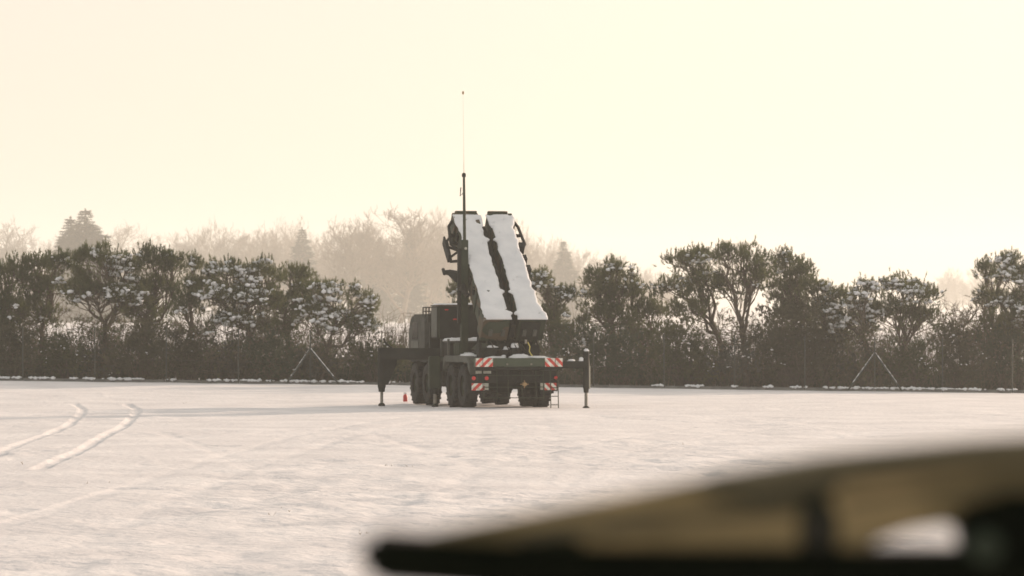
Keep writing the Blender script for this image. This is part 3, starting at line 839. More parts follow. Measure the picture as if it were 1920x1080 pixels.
def pine(label, bx, Y, blobs, snow, seed, cat='pine tree', name='pine_tree', dense=1.0, fork=0.45, low=True, lean=0.0, group='pines along the fence'):
    """blobs: (px, py, rx, ry) masses of the crown as the photograph shows them; bx: pixel column of the foot"""
    r = np.random.default_rng(seed)
    x0 = (bx - 960) / FPX * Y
    z0 = gz(x0, Y) - 0.05
    root = empty(name, (x0, Y, z0))
    tag(root, label, cat, group)
    ppm = FPX / Y
    org = np.array((x0, Y, z0))
    C, R3 = [], []
    for (px, py, rx, ry) in blobs:
        c = at(px, py + (7 if bx > 1000 else 0), Y) - org
        c[1] = r.uniform(-0.6, 0.6)
        C.append(c); R3.append(np.array((rx / ppm, 0.85 * (rx + ry) / 2 / ppm, ry / ppm)) * (1.10 if bx > 1000 else 1.04))
    C = np.array(C); R3 = np.array(R3)
    top = C[:, 2].max()
    wood = Tubes()
    mean = C.mean(0)
    fk = np.array((mean[0] * 0.35 + lean, mean[1] * 0.3, max(0.8, fork * top)))
    tr = curve((0, 0, 0), fk, 0, r, 6, 0.04)
    r0 = 0.055 + 0.016 * top
    wood.path(tr, r0, r0 * 0.72)
    tips, tax, tops, shoots = [], [], [], []
    for c, R in zip(C, R3):
        a = tr[-1] if r.random() < 0.6 else tr[-2]
        lim = curve(a, c + np.array((0, 0, 0.25 * R[2])), -0.05, r, 7, 0.09)
        wood.path(lim, r0 * 0.55, 0.018)
        n = int(dense * 41 * (R[0] * R[2]) ** 0.85) + 6
        d = r.normal(0, 1, (n, 3)); d /= np.linalg.norm(d, axis=1, keepdims=True)
        d[:, 2] = np.where(d[:, 2] < -0.35, -d[:, 2] * 0.7, d[:, 2])
        rad = r.uniform(0.25, 1.0, (n, 1)) ** 0.45 * r.uniform(0.82, 1.14, (n, 1))
        cl = c + d * R * rad
        for q, dd in zip(cl, d):
            s = lim[min(7, 3 + int(5 * r.random()))]
            br = curve(s, q, 0.06, r, 3, 0.08)
            wood.path(br, 0.020, 0.007)
            m = r.integers(7, 12)
            pp = q + r.normal(0, 0.105, (m, 3)) * np.array((1.2, 1.2, 0.85))
            ax = dd * np.array((0.55, 0.55, 0.35)) + np.array((0, 0, 0.75)) + r.normal(0, 0.30, (m, 3))
            tips.append(pp); tax.append(ax / np.linalg.norm(ax, axis=1, keepdims=True))
            tops.append((q, dd))
            if dd[2] > 0.1:
                shoots += [q + r.normal(0, 0.11, 3) for _ in range(2)]
    if low:                                   # bare and half-bare lower branches
        dead = Tubes()
        for _ in range(int(24 * dense)):
            i = r.integers(1, 6)
            a = tr[i]
            an = r.uniform(0, 2 * math.pi)
            e = a + np.array((math.cos(an) * r.uniform(0.5, 1.9), math.sin(an) * 0.9, r.uniform(-0.3, 0.9)))
            p = curve(a, e, 0.03, r, 5, 0.12)
            dead.path(p, 0.018, 0.006)
            for q in p[2:]:
                for _ in range(7):
                    e2 = q + r.normal(0, 0.27, 3) + np.array((0, 0, 0.05))
                    dead.path(curve(q, e2, 0, r, 2, 0.1), 0.009, 0.005)
                    if r.random() < 0.35:
                        tips.append(e2[None]); ax = r.normal(0, 0.5, 3) + np.array((0, 0, 0.6)); tax.append((ax / np.linalg.norm(ax))[None])
    V, F = wood.geo(5)
    trunk = arrays('trunk', V, F, M['bark'], root, smooth=True)
    if low:
        V, F = dead.geo(3)
        arrays('dead_twigs', V, F, M['twig'], trunk)
    P, A = np.concatenate(tips), np.concatenate(tax)
    V, F = needles(P, A, 14, 0.15, 0.021, 0.42, r)
    if shoots:
        S = np.array(shoots)
        SA = r.normal(0, 0.16, (len(S), 3)) + np.array((0, 0, 1.0)); SA /= np.linalg.norm(SA, axis=1, keepdims=True)
        for step in (0.0, 0.10, 0.18):
            v2, f2 = needles(S + SA * step, SA, 12, 0.12, 0.020, 0.40, r)
            F = np.concatenate([F, f2 + len(V)]); V = np.concatenate([V, v2])
    crown = arrays('crown', V, F, M['needle'], root)
    if snow > 0:
        cs, rr = [], []
        for q, dd in tops:
            facing = 0.42 - 0.45 * dd[1] + 0.45 * dd[2] - 0.2 * dd[0]
            patch = vnoise(np.array([q[0] * 1.5 + seed]), np.array([q[2] * 1.5 + q[1]]), 5)[0]
            if facing > 0.35 and q[2] > 0.42 * top and patch > 0.78 - 1.25 * snow and r.random() < 0.25 + 0.5 * snow:
                k = r.integers(3, 8)
                cs.append(q + r.normal(0, 0.085, (k, 3)) * np.array((1.3, 1.0, 0.6)) + np.array((0, -0.07, 0.07)))
                rr.append(r.uniform(0.045, 0.075 + 0.055 * min(1, snow), k))
        if cs:
            V, F = lumps(np.concatenate(cs), np.concatenate(rr), r)
            arrays('snow_cap', V, F, M['snow'], crown, smooth=True)['kind'] = 'stuff'
    return root


PINES = [
    ('snowy pine cut off by the left edge of the picture', 8, 133, [(12, 530, 45, 42), (-25, 560, 60, 60), (20, 595, 45, 50), (-10, 630, 50, 40)], 0.55, 1.1),
    ('twin-topped dark pine, second from the left edge', 78, 133.5, [(68, 508, 34, 34), (114, 502, 28, 32), (92, 552, 52, 42), (70, 600, 40, 40)], 0.25, 1.0),
    ('broad round pine under thick snow, below the distant spruce', 195, 132.5, [(190, 497, 50, 38), (150, 540, 46, 32), (232, 515, 36, 40), (185, 560, 72, 34), (240, 570, 45, 40)], 1.0, 1.1),
    ('green pine with little snow right of the broad snowy one', 255, 134.5, [(285, 502, 44, 36), (322, 508, 26, 34), (292, 555, 60, 42), (270, 600, 50, 40)], 0.28, 1.15),
    ('slender small pine with one pointed leader', 362, 132, [(361, 505, 9, 26), (366, 548, 28, 32), (350, 585, 32, 34)], 0.6, 1.0),
    ('wide flat-topped pine dotted with white snow clods', 480, 132.2, [(425, 524, 48, 30), (482, 520, 48, 30), (398, 560, 42, 32), (462, 572, 82, 40), (440, 615, 60, 36)], 1.0, 1.15),
    ('pine with a thin feathery top right of the flat-topped one', 536, 134.5, [(548, 530, 44, 34), (575, 560, 30, 34), (535, 585, 60, 45), (520, 630, 50, 36)], 0.35, 0.9),
    ('low spreading pine at the open end, leaning towards the truck', 600, 132, [(622, 556, 46, 30), (672, 580, 32, 36), (640, 612, 58, 34), (590, 600, 42, 40), (680, 620, 30, 24)], 0.85, 0.85),
    ('pine half hidden behind the mast', 858, 136, [(858, 552, 15, 26), (868, 590, 22, 30)], 0.15, 0.9),
    ('snow-flecked pine directly right of the launch canisters', 1030, 133.5, [(1012, 535, 26, 34), (1050, 562, 26, 32), (1025, 600, 46, 40), (1060, 640, 40, 40)], 0.6, 1.1),
    ('open-crowned pine, first full tree right of the truck', 1155, 134, [(1125, 520, 32, 28), (1155, 508, 28, 24), (1122, 560, 52, 38), (1168, 550, 34, 36), (1140, 605, 60, 40)], 0.25, 0.85),
    ('short bushy pine between two taller ones right of the truck', 1205, 135, [(1192, 545, 18, 24), (1208, 590, 40, 40), (1200, 640, 44, 40)], 0.25, 0.95),
    ('tall pine with slanting bare limbs below its crown', 1355, 133.5, [(1282, 495, 36, 30), (1316, 484, 32, 26), (1262, 545, 36, 32), (1322, 540, 42, 46), (1295, 580, 40, 30)], 0.3, 0.82),
    ('tallest pine on the right with a clearly forked trunk', 1398, 132.5, [(1350, 478, 26, 24), (1392, 486, 46, 32), (1420, 525, 26, 48), (1372, 540, 36, 46)], 0.16, 0.78),
    ('narrow upright pine right of the forked one', 1490, 134.5, [(1474, 498, 28, 30), (1498, 520, 22, 30), (1478, 545, 36, 36), (1490, 590, 40, 40)], 0.2, 1.1),
    ('squat snowy pine beside the dark dome of scrub', 1550, 133, [(1528, 545, 32, 28), (1568, 560, 34, 28), (1545, 600, 50, 40), (1560, 640, 46, 36)], 0.6, 1.0),
    ('pine with heavy snow clods above the right fence brace', 1632, 132.3, [(1622, 545, 24, 24), (1600, 578, 46, 28), (1640, 590, 34, 30), (1595, 612, 46, 28)], 1.0, 1.0),
    ('round-headed pine on a bare forked stem near the right edge', 1684, 132.3, [(1690, 542, 38, 32), (1724, 560, 34, 38), (1675, 585, 46, 32), (1725, 600, 36, 30)], 0.7, 0.9),
    ('thin sparse pine left of the snowy one at the right edge', 1856, 134.5, [(1850, 512, 20, 28), (1858, 560, 24, 34), (1860, 610, 34, 36)], 0.15, 0.9),
    ('snowy pine cut off by the right edge of the picture', 1912, 133, [(1892, 497, 24, 26), (1912, 530, 44, 38), (1895, 570, 36, 34), (1930, 590, 44, 50), (1905, 630, 44, 36)], 0.8, 1.2),
]
for k, (lab, bx, Y, blobs, snow, dens) in enumerate(PINES):
    fk = 0.42 if 'fork' in lab or 'leaning' in lab else 0.5
    pine(lab, bx, Y, blobs, snow, 100 + k, dense=dens, fork=fk)


def shrub(label, Y, blobs, snow, seed, dense=1.0, name='shrub', cat='shrub', group='shrubs at the foot of the pines'):
    r = np.random.default_rng(seed)
    x0 = (np.mean([b[0] for b in blobs]) - 960) / FPX * Y
    z0 = gz(x0, Y) - 0.03
    org = np.array((x0, Y, z0))
    ppm = FPX / Y
    root = empty(name, org)
    tag(root, label, cat, group)
    wood = Tubes(); tips, tax, cs = [], [], []
    for (px, py, rx, ry) in blobs:
        c = at(px, py - 8, Y) - org
        rx, ry = rx * 1.05, ry * 1.15
        c[1] = r.uniform(-0.7, 0.1)
        R = np.array((rx / ppm, 0.8 * rx / ppm, ry / ppm))
        for _ in range(int(60 * dense * (R[0] * R[2]) ** 0.8) + 6):
            d = r.normal(0, 1, 3); d /= np.linalg.norm(d)
            q = c + d * R * r.uniform(0.3, 1.05)
            q[2] = max(0.08, q[2])
            if r.random() < 0.5:
                wood.path(curve((c[0] * 0.3 + r.normal(0, 0.1), c[1] * 0.3, 0), q, 0.02, r, 4, 0.08), 0.016, 0.005)
            m = 9
            pp = q + r.normal(0, 0.12, (m, 3)); pp[:, 2] = np.maximum(0.04, pp[:, 2])
            ax = d * 0.5 + np.array((0, 0, 0.6)) + r.normal(0, 0.4, (m, 3))
            tips.append(pp); tax.append(ax / np.linalg.norm(ax, axis=1, keepdims=True))
            if r.random() < 0.5 * snow * (0.6 - 0.5 * d[1]):
                cs.append(q + r.normal(0, 0.08, (2, 3)) + np.array((0, -0.05, 0.06)))
    V, F = wood.geo(3)
    arrays('stems', V, F, M['bark'], root)
    V, F = needles(np.concatenate(tips), np.concatenate(tax), 13, 0.12, 0.034, 0.6, r)
    fo = arrays('foliage', V, F, M[('leaf_olive', 'leaf', 'leaf_frost', 'leaf_brown')[int(r.integers(0, 4))] if 'frost' not in label else 'leaf_frost'], root)
    if cs:
        C = np.concatenate(cs)
        V, F = lumps(C, r.uniform(0.025, 0.06, len(C)), r)
        arrays('snow_cap', V, F, M['snow'], fo, smooth=True)['kind'] = 'stuff'
    return root


SHRUBS = [
    ('dark shrub in the bottom left corner of the tree line', [(30, 665, 60, 45)], 0.1, 1.0),
    ('low shrub left of the snowy gap in the left trees', [(125, 675, 45, 35)], 0.25, 0.9),
    ('frosted shrub under the broad snowy pine', [(190, 680, 50, 28)], 0.35, 0.9),
    ('dense dark thicket under the green pine', [(270, 660, 55, 48)], 0.08, 1.2),
    ('dark shrub below the slender small pine', [(350, 665, 50, 45)], 0.1, 1.1),
    ('wide shrub under the flat-topped pine', [(430, 675, 55, 38)], 0.08, 1.0),
    ('shrub just left of the left fence brace', [(510, 675, 50, 38)], 0.1, 1.0),
    ('shrub inside the left fence brace', [(595, 685, 45, 28)], 0.15, 0.9),
    ('snow-dusted shrub by the left stabiliser leg', [(680, 675, 45, 36), (735, 685, 35, 26)], 0.35, 0.9),
    ('shrub behind the right stabiliser leg', [(1095, 665, 50, 48)], 0.25, 1.0),
    ('dark shrub below the open-crowned pine', [(1165, 670, 45, 44)], 0.12, 1.0),
    ('large rounded dark shrub left of the forked pines', [(1265, 655, 62, 62), (1310, 690, 40, 34)], 0.14, 1.2),
    ('frosted shrub between the two bare pine trunks', [(1375, 690, 42, 32)], 0.35, 0.8),
    ('high dome of dark scrub left of the right fence brace', [(1480, 620, 66, 58), (1450, 670, 50, 46), (1530, 670, 52, 46)], 0.10, 1.3),
    ('low shrub inside the right fence brace', [(1610, 692, 50, 32)], 0.12, 0.9),
    ('brownish shrub below the round-headed pine', [(1715, 690, 50, 34)], 0.15, 0.8),
    ('bushy shrub in the gap near the right edge', [(1790, 650, 32, 30), (1800, 690, 48, 36)], 0.12, 0.85),
    ('dark shrub in the bottom right corner of the tree line', [(1880, 670, 60, 52)], 0.15, 1.0),
]
for k, (lab, bl, sn, de) in enumerate(SHRUBS):
    shrub(lab, 131.6 + 0.5 * (k % 3), bl, sn, 300 + k, de)


def undergrowth():
    """the tangle behind the shrubs that nobody could count"""
    r = np.random.default_rng(77)
    n = 5600
    x = r.uniform(-24, 24, n)
    y = r.uniform(132.5, 140, n)
    hmax = 0.95 + 0.75 * vnoise(x / 1.7, y * 0, 21) + 0.3 * vnoise(x / 0.6, y * 0, 22)
    z = base_height(x, y) + np.abs(r.normal(0, 0.45, n)) * hmax
    z = np.minimum(z, base_height(x, y) + hmax + 0.15)
    # a second, taller belt behind, with gaps
    n2 = 2600
    x2 = r.uniform(-24, 24, n2); y2 = r.uniform(140, 150, n2)
    h2 = np.clip(0.9 + 2.0 * vnoise(x2 / 2.0, y2 * 0, 31) + 0.5 * vnoise(x2 / 0.7, y2 * 0, 32), 0.15, 3.0)
    z2 = base_height(x2, y2) + r.uniform(0, 1, n2) * h2
    x, y, z, n = np.concatenate([x, x2]), np.concatenate([y, y2]), np.concatenate([z, z2]), n + n2
    P = np.stack([x, y, z + 0.03], -1)
    m = 6
    PP = (P[:, None] + r.normal(0, 0.13, (n, m, 3))).reshape(-1, 3)
    AX = r.normal(0, 0.4, (n * m, 3)) + np.array((0, 0, 0.7))
    AX /= np.linalg.norm(AX, axis=1, keepdims=True)
    V, F = needles(PP, AX, 9, 0.13, 0.034, 0.6, r)
    o = arrays('undergrowth', V, F, M['leaf'])
    tag(o, 'dark tangled undergrowth filling the foot of the tree line', kind='stuff')
    t = Tubes()
    for _ in range(2600):
        a = np.array((r.uniform(-24, 24), r.uniform(132, 139), 0)); a[2] = gz(a[0], a[1])
        b = a + np.array((r.normal(0, 0.5), r.normal(0, 0.3), r.uniform(0.7, 2.9)))
        c = curve(a, b, 0, r, 4, 0.06)
        t.path(c, 0.012, 0.006)
        for q in c[2:]:
            t.seg(q, q + r.normal(0, 0.25, 3) + np.array((0, 0, 0.1)), 0.007, 0.005)
    V, F = t.geo(3)
    tag(arrays('brushwood', V, F, M['twig']), 'thin brown brushwood stems among the undergrowth', kind='stuff')


undergrowth()


# ------------------------------------------------------------------ bare deciduous trees and spruces
def bare_mesh(seed, H=20.0, spread=0.55, up=0.35, twigs=3, tmin=0.034):
    r = np.random.default_rng(seed)
    big, fine = Tubes(), Tubes()
    def grow(p, d, L, rad, lev):
        n = 4 if lev < 2 else 3
        pts = [p]
        for i in range(n):
            d = d + r.normal(0, 0.10 + 0.03 * lev, 3) + np.array((0, 0, up * 0.18))
            d = d / np.linalg.norm(d)
            p = p + d * L / n
            pts.append(p)
        (big if lev < 3 else fine).path(pts, rad, rad * 0.6)
        if lev >= 5: return
        kids = (6, 5, 4, 4, twigs)[lev]
        for k in range(kids):
            t = r.uniform(0.35, 1.0) if lev else r.uniform(0.3, 1.0)
            q = pts[min(n, int(t * n + 0.5))]
            a = d * 0.9 + r.normal(0, spread, 3) + np.array((0, 0, up))
            a /= np.linalg.norm(a)
            grow(q, a, L * r.uniform(0.55, 0.78), max(tmin, rad * 0.55), lev + 1)
    grow(np.zeros(3), np.array((0, 0, 1.0)), H * 0.38, H * 0.016, 0)
    Vb, Fb = big.geo(5)
    Vf, Ff = fine.geo(3)
    k = H / max(Vf[:, 2].max(), 1)
    return (Vb * k, Fb), (Vf * k, Ff)


def spruce_mesh(seed, H=20.0, W=0.24):
    r = np.random.default_rng(seed)
    t = Tubes(); t.path([np.array((0, 0, 0.0)), np.array((0, 0, H))], 0.016 * H, 0.02)
    P, A = [], []
    z = 0.10 * H
    while z < 0.99 * H:
        R = W * H * (1 - z / H) ** 0.95 * r.uniform(0.75, 1.15) + 0.04
        for k in range(17):
            an = r.uniform(0, 2 * math.pi)
            Rk = R * r.uniform(0.65, 1.12)
            d = np.array((math.cos(an), math.sin(an), 0.0))
            for s in np.arange(0.1, 1.0, 0.30 / max(0.35, Rk)):
                P.append(np.array((0, 0, z)) + d * Rk * s + np.array((0, 0, -0.30 * Rk * s + 0.16 * Rk * s * s)) + r.normal(0, 0.06, 3))
                A.append(d + r.normal(0, 0.35, 3) + np.array((0, 0, -0.15)))
        z += 0.022 * H * r.uniform(0.8, 1.2)
    P = np.array(P); A = np.array(A); A /= np.linalg.norm(A, axis=1, keepdims=True)
    hi = P[:, 2] > 0.88 * H
    V, F = needles(P[~hi], A[~hi], 6, 0.55, 0.16, 0.35, r)
    v2, f2 = needles(P[hi], A[hi], 7, 0.32, 0.12, 0.35, r)
    lead = np.array([(0, 0, H * q) for q in np.linspace(0.93, 0.995, 14)])
    v3, f3 = needles(lead, np.tile((0, 0, 1.0), (14, 1)), 8, 0.30, 0.09, 0.35, r)
    return t.geo(6), (np.concatenate([V, v2, v3]), np.concatenate([F, f2 + len(V), f3 + len(V) + len(v2)]))


class Kind:
    def __init__(self, trunk, crown, mt, mc):
        self.t, self.c, self.mt, self.mc, self.proto = trunk, crown, mt, mc, None
    def place(self, name, label, cat, group, px, top, Y, H0=20.0, rz=0.0, wide=1.0):
        x = (px - 960) / FPX * Y
        z = gz(x, Y) - 0.1
        H = CAMZ + (HORIZON - top) / FPX * Y - z
        o = empty(name, (x, Y, z), rz)
        o.scale = (H / H0 * wide, H / H0 * wide, H / H0)
        tag(o, label, cat, group)
        if self.proto is None:
            a = arrays('trunk', *self.t, self.mt, o, smooth=True)
            b = arrays('crown', *self.c, self.mc, o)
            self.proto = (a, b)
        else:
            for q in self.proto:
                link(q.copy(), o)
        return o


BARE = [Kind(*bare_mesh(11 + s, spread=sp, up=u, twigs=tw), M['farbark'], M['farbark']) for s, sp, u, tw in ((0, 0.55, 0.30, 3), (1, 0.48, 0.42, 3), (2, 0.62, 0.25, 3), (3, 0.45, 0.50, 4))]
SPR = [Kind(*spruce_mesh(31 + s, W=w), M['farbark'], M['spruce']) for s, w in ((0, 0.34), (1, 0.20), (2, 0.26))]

FAR_BARE = [  # kind, pixel column, pixel row of the top, distance, width, label
    (0, 12, 402, 620, 1.0, 'pale bare tree at the far left edge'),
    (1, 75, 432, 680, 1.0, 'low misty bare tree left of the distant spruce'),
    (2, 238, 411, 700, 0.8, 'misty bare tree rising just right of the distant spruce'),
    (0, 285, 424, 720, 0.9, 'rounded misty bare tree above the green pine'),
    (3, 372, 424, 600, 0.9, 'bare tree in the mist above the slender small pine'),
    (1, 405, 414, 590, 1.0, 'domed bare tree in the mist above the flat-topped pine'),
    (2, 455, 426, 610, 0.9, 'low bare tree between two misty domes on the left'),
    (0, 497, 414, 580, 1.0, 'second domed bare tree in the mist, left of the small far spruce'),
    (3, 532, 424, 600, 0.8, 'narrow bare tree beside the small far spruce'),
    (1, 610, 432, 590, 0.9, 'bare tree right of the small far spruce'),
    (0, 656, 402, 470, 1.0, 'large bare tree with clear limbs, left of the tallest one'),
    (3, 700, 392, 500, 0.9, 'bare tree standing close against the tallest far tree'),
    (2, 748, 376, 480, 1.0, 'tallest far bare tree, left of the mast'),
    (1, 800, 398, 520, 1.0, 'bare tree between the tallest one and the mast'),
    (0, 838, 402, 540, 0.9, 'bare tree whose crown touches the canister frames'),
    (3, 990, 428, 540, 1.0, 'bare tree showing right of the raised canisters'),
    (1, 1025, 446, 580, 0.9, 'bare tree between the canisters and the small pointed spruce'),
    (2, 1098, 462, 640, 0.8, 'faint bare tree right of the small pointed spruce'),
    (0, 1148, 464, 560, 0.8, 'rounded far tree behind the open-crowned pine'),
    (1, 1200, 492, 700, 0.9, 'faint low tree in the gap before the tall right pines'),
    (2, 1390, 444, 760, 0.9, 'faint dome of a far tree above the forked pine'),
    (3, 1440, 466, 800, 0.9, 'faint tree between the forked pine and the narrow upright one'),
    (0, 1778, 506, 850, 1.0, 'pale round tree in the gap near the right edge'),
    (1, 1822, 498, 850, 0.8, 'pale tree behind the sparse pine near the right edge'),
]
for k, (kd, px, top, Y, w, lab) in enumerate(FAR_BARE):
    BARE[kd].place('bare_tree', lab, 'bare tree', 'bare trees in the mist', px, top, Y * 1.9, rz=k * 1.7, wide=w * 1.35)
FAR_SPRUCE = [
    (0, 160, 394, 430, 1.9, 'big distant spruce on the left, rising out of the mist'),
    (1, 132, 408, 440, 2.0, 'narrower spruce standing against the left side of the big one'),
    (1, 566, 428, 520, 1.6, 'small far spruce above the feathery pine'),
    (2, 712, 446, 500, 1.0, 'dim spruce in front of the tallest bare tree'),
    (1, 768, 430, 510, 1.1, 'dim slim spruce right of the tallest bare tree'),
    (0, 690, 480, 520, 0.9, 'short dim spruce at the foot of the large bare trees'),
    (2, 830, 450, 560, 0.9, 'dim spruce just left of the canisters'),
    (2, 1057, 453, 500, 1.4, 'small pointed spruce right of the raised canisters'),
]
for k, (kd, px, top, Y, w, lab) in enumerate(FAR_SPRUCE):
    SPR[kd].place('spruce_tree', lab, 'spruce', 'spruces in the mist', px, top, Y * 1.9, rz=k * 1.1, wide=w)

# bare shrub in the gap near the right edge, in front of the mist
SB = Kind(*bare_mesh(51, H=4.0, spread=0.65, up=0.2, tmin=0.007), M['twig'], M['twig'])
SB.place('bare_shrub', 'bare twiggy shrub in the gap left of the sparse right pine', 'shrub', None, 1812, 548, 134.5, H0=4.0, wide=1.2)
SB.place('bare_shrub', 'thin leafless sapling left of the cab, beyond the fence', 'shrub', None, 745, 600, 134.5, H0=4.0, rz=2.0, wide=0.7)


def far_wood():
    """the low continuous growth of the misty wood, read as one mass"""
    r = np.random.default_rng(5)
    spots = []
    for _ in range(300):
        px = r.uniform(-80, 1260)
        hill = np.interp(px, [-80, 130, 300, 420, 520, 650, 850, 1000, 1130, 1260], [24, 15, 29, 37, 37, 39, 39, 33, 24, 13])
        spots.append((px, 1150 + 750 * r.random() ** 1.3, hill * r.uniform(0.38, 0.94)))
    for _ in range(30):
        px = r.uniform(1720, 1980)
        spots.append((px, r.uniform(1500, 1900), r.uniform(13, 21)))
    P, A, t = [], [], Tubes()
    for px, Y, H in spots:
        x = (px - 960) / FPX * Y
        z = gz(x, Y)
        n = int(13 * H)
        W = H * r.uniform(0.16, 0.30)
        d = r.normal(0, 1, (n, 3)); d /= np.linalg.norm(d, axis=1, keepdims=True)
        q = d * np.array((W, W, 0.46 * H)) * r.uniform(0.2, 1, (n, 1)) ** 0.5 + np.array((x, Y, z + 0.54 * H))
        P.append(q); A.append(d * 0.5 + np.array((0, 0, 0.9)) + r.normal(0, 0.25, (n, 3)))
        for _ in range(3):
            a = np.array((x + r.normal(0, 0.5), Y, z - 0.2))
            t.seg(a, a + np.array((r.normal(0, W * 0.5), 0, H * 0.8)), 0.26, 0.06)
    P = np.concatenate(P); A = np.concatenate(A); A /= np.linalg.norm(A, axis=1, keepdims=True)
    V, F = needles(P, A, 4, 2.1, 0.11, 0.30, r)
    tv, tf = t.geo(3)
    tf = np.concatenate([tf[:, [0, 1, 2]], tf[:, [0, 2, 3]]]) + len(V)
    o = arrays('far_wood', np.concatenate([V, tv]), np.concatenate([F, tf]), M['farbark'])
    tag(o, 'misty mass of low bare wood far behind the pines', kind='stuff')


far_wood()


# ------------------------------------------------------------------ fence along the pines
def build_fence():
    Yf = 130.2
    root = empty('fence', (0, Yf, 0))
    tag(root, 'wire fence on slim posts with slanted braces along the foot of the pines', 'fence')
    cols = [-91, 43, 178, 312, 447, 582, 716, 849, 981, 1113, 1245, 1377, 1509, 1640, 1767, 1898, 2030]
    xs = [(c - 960) / FPX * Yf for c in cols]
    zs = [gz(x, Yf) for x in xs]
    H = 2.05
    p0 = None
    for x, z in zip(xs, zs):
        if p0 is None:
            p = p0 = MB().tube([(0, 0, -0.2), (0, 0, H)], 0.022, 8).tube([(0, 0, H), (0, 0, H + 0.03)], 0.028, 8).build('post', M['post'], root)
        else:
            p = p0.copy(); link(p, root)
        p.location = (x, 0, z)
    def brace(i, dx, top):
        x, z = xs[i], zs[i]
        b = MB().tube([(x, -0.05, z + top), (x + dx, -0.10, gz(x + dx, Yf) + 0.0)], 0.034, 8).build('brace', M['post'], root)
        rr = np.random.default_rng(int(abs(x * 10)) + int(dx > 0))
        e = gz(x + dx, Yf) - z - top
        q = np.linspace(0.02, 0.80, 26)
        pts = [(x + dx * k, -0.05 - 0.05 * k, z + top + e * k + 0.040 + rr.normal(0, 0.004)) for k in q]
        MB().tube(pts, list(rr.uniform(0.008, 0.028, 26)), 7).build('snow_crust', M['snow'], b, smooth=True)
    for i, l, rt, tp in ((5, -0.92, 1.12, 1.36), (13, -1.05, 1.05, 1.46)):
        brace(i, l, tp); brace(i, rt, tp)
    wire = MB()
    for h in (0.45, 0.85, 1.25, 1.65, 2.0):
        wire.tube([(x, 0.0, z + h) for x, z in zip(xs, zs)], 0.005, 4, caps=False)
    wire.build('wire', M['post'], root)
    rr = np.random.default_rng(12)
    for x0, z0, x1, z1 in zip(xs[:-1], zs[:-1], xs[1:], zs[1:]):
        b = MB().frame_box((x0 + 0.04, -0.03, z0 - 0.05), (x1 - x0 - 0.08, 0, z1 - z0), (0, 0.05, 0), (0, 0, 0.16)).build('plinth_board', M['board'], root)
        n = 60
        t = rr.uniform(0, 1, n)
        keep = vnoise(t * 5 + x0, t * 0, 3) > -0.25
        P = np.stack([x0 + (x1 - x0) * t, rr.uniform(-0.03, 0.12, n), z0 + (z1 - z0) * t + 0.115], -1)[keep]
        if len(P):
            V, F = lumps(P, rr.uniform(0.04, 0.11, len(P)), rr)
            arrays('snow_ridge', V, F, M['snow'], b, smooth=True)['kind'] = 'stuff'


build_fence()


# ------------------------------------------------------------------ dry stalks poking through the snow
def stalks():
    r = np.random.default_rng(9)
    P, A = [], []
    for px, py, n in ((520, 962, 4), (515, 968, 3), (195, 906, 2), (40, 872, 2), (740, 874, 3), (760, 876, 2), (1280, 836, 3), (668, 1000, 2), (346, 757, 2), (1120, 764, 3)):
        x, y = ground_px(px, py)
        for _ in range(n):
            P.append((x + r.normal(0, 0.12), y + r.normal(0, 0.15), 0.0)); A.append((r.normal(0, 0.5), r.normal(0, 0.4), 0.7))
    P = np.array(P); A = np.array(A); A /= np.linalg.norm(A, axis=1, keepdims=True)
    V, F = needles(P, A, 3, 0.045, 0.007, 0.4, r)
    tag(arrays('grass_stalks', V, F, M['grass']), 'dry grass stalks poking through the snow', kind='stuff')


stalks()


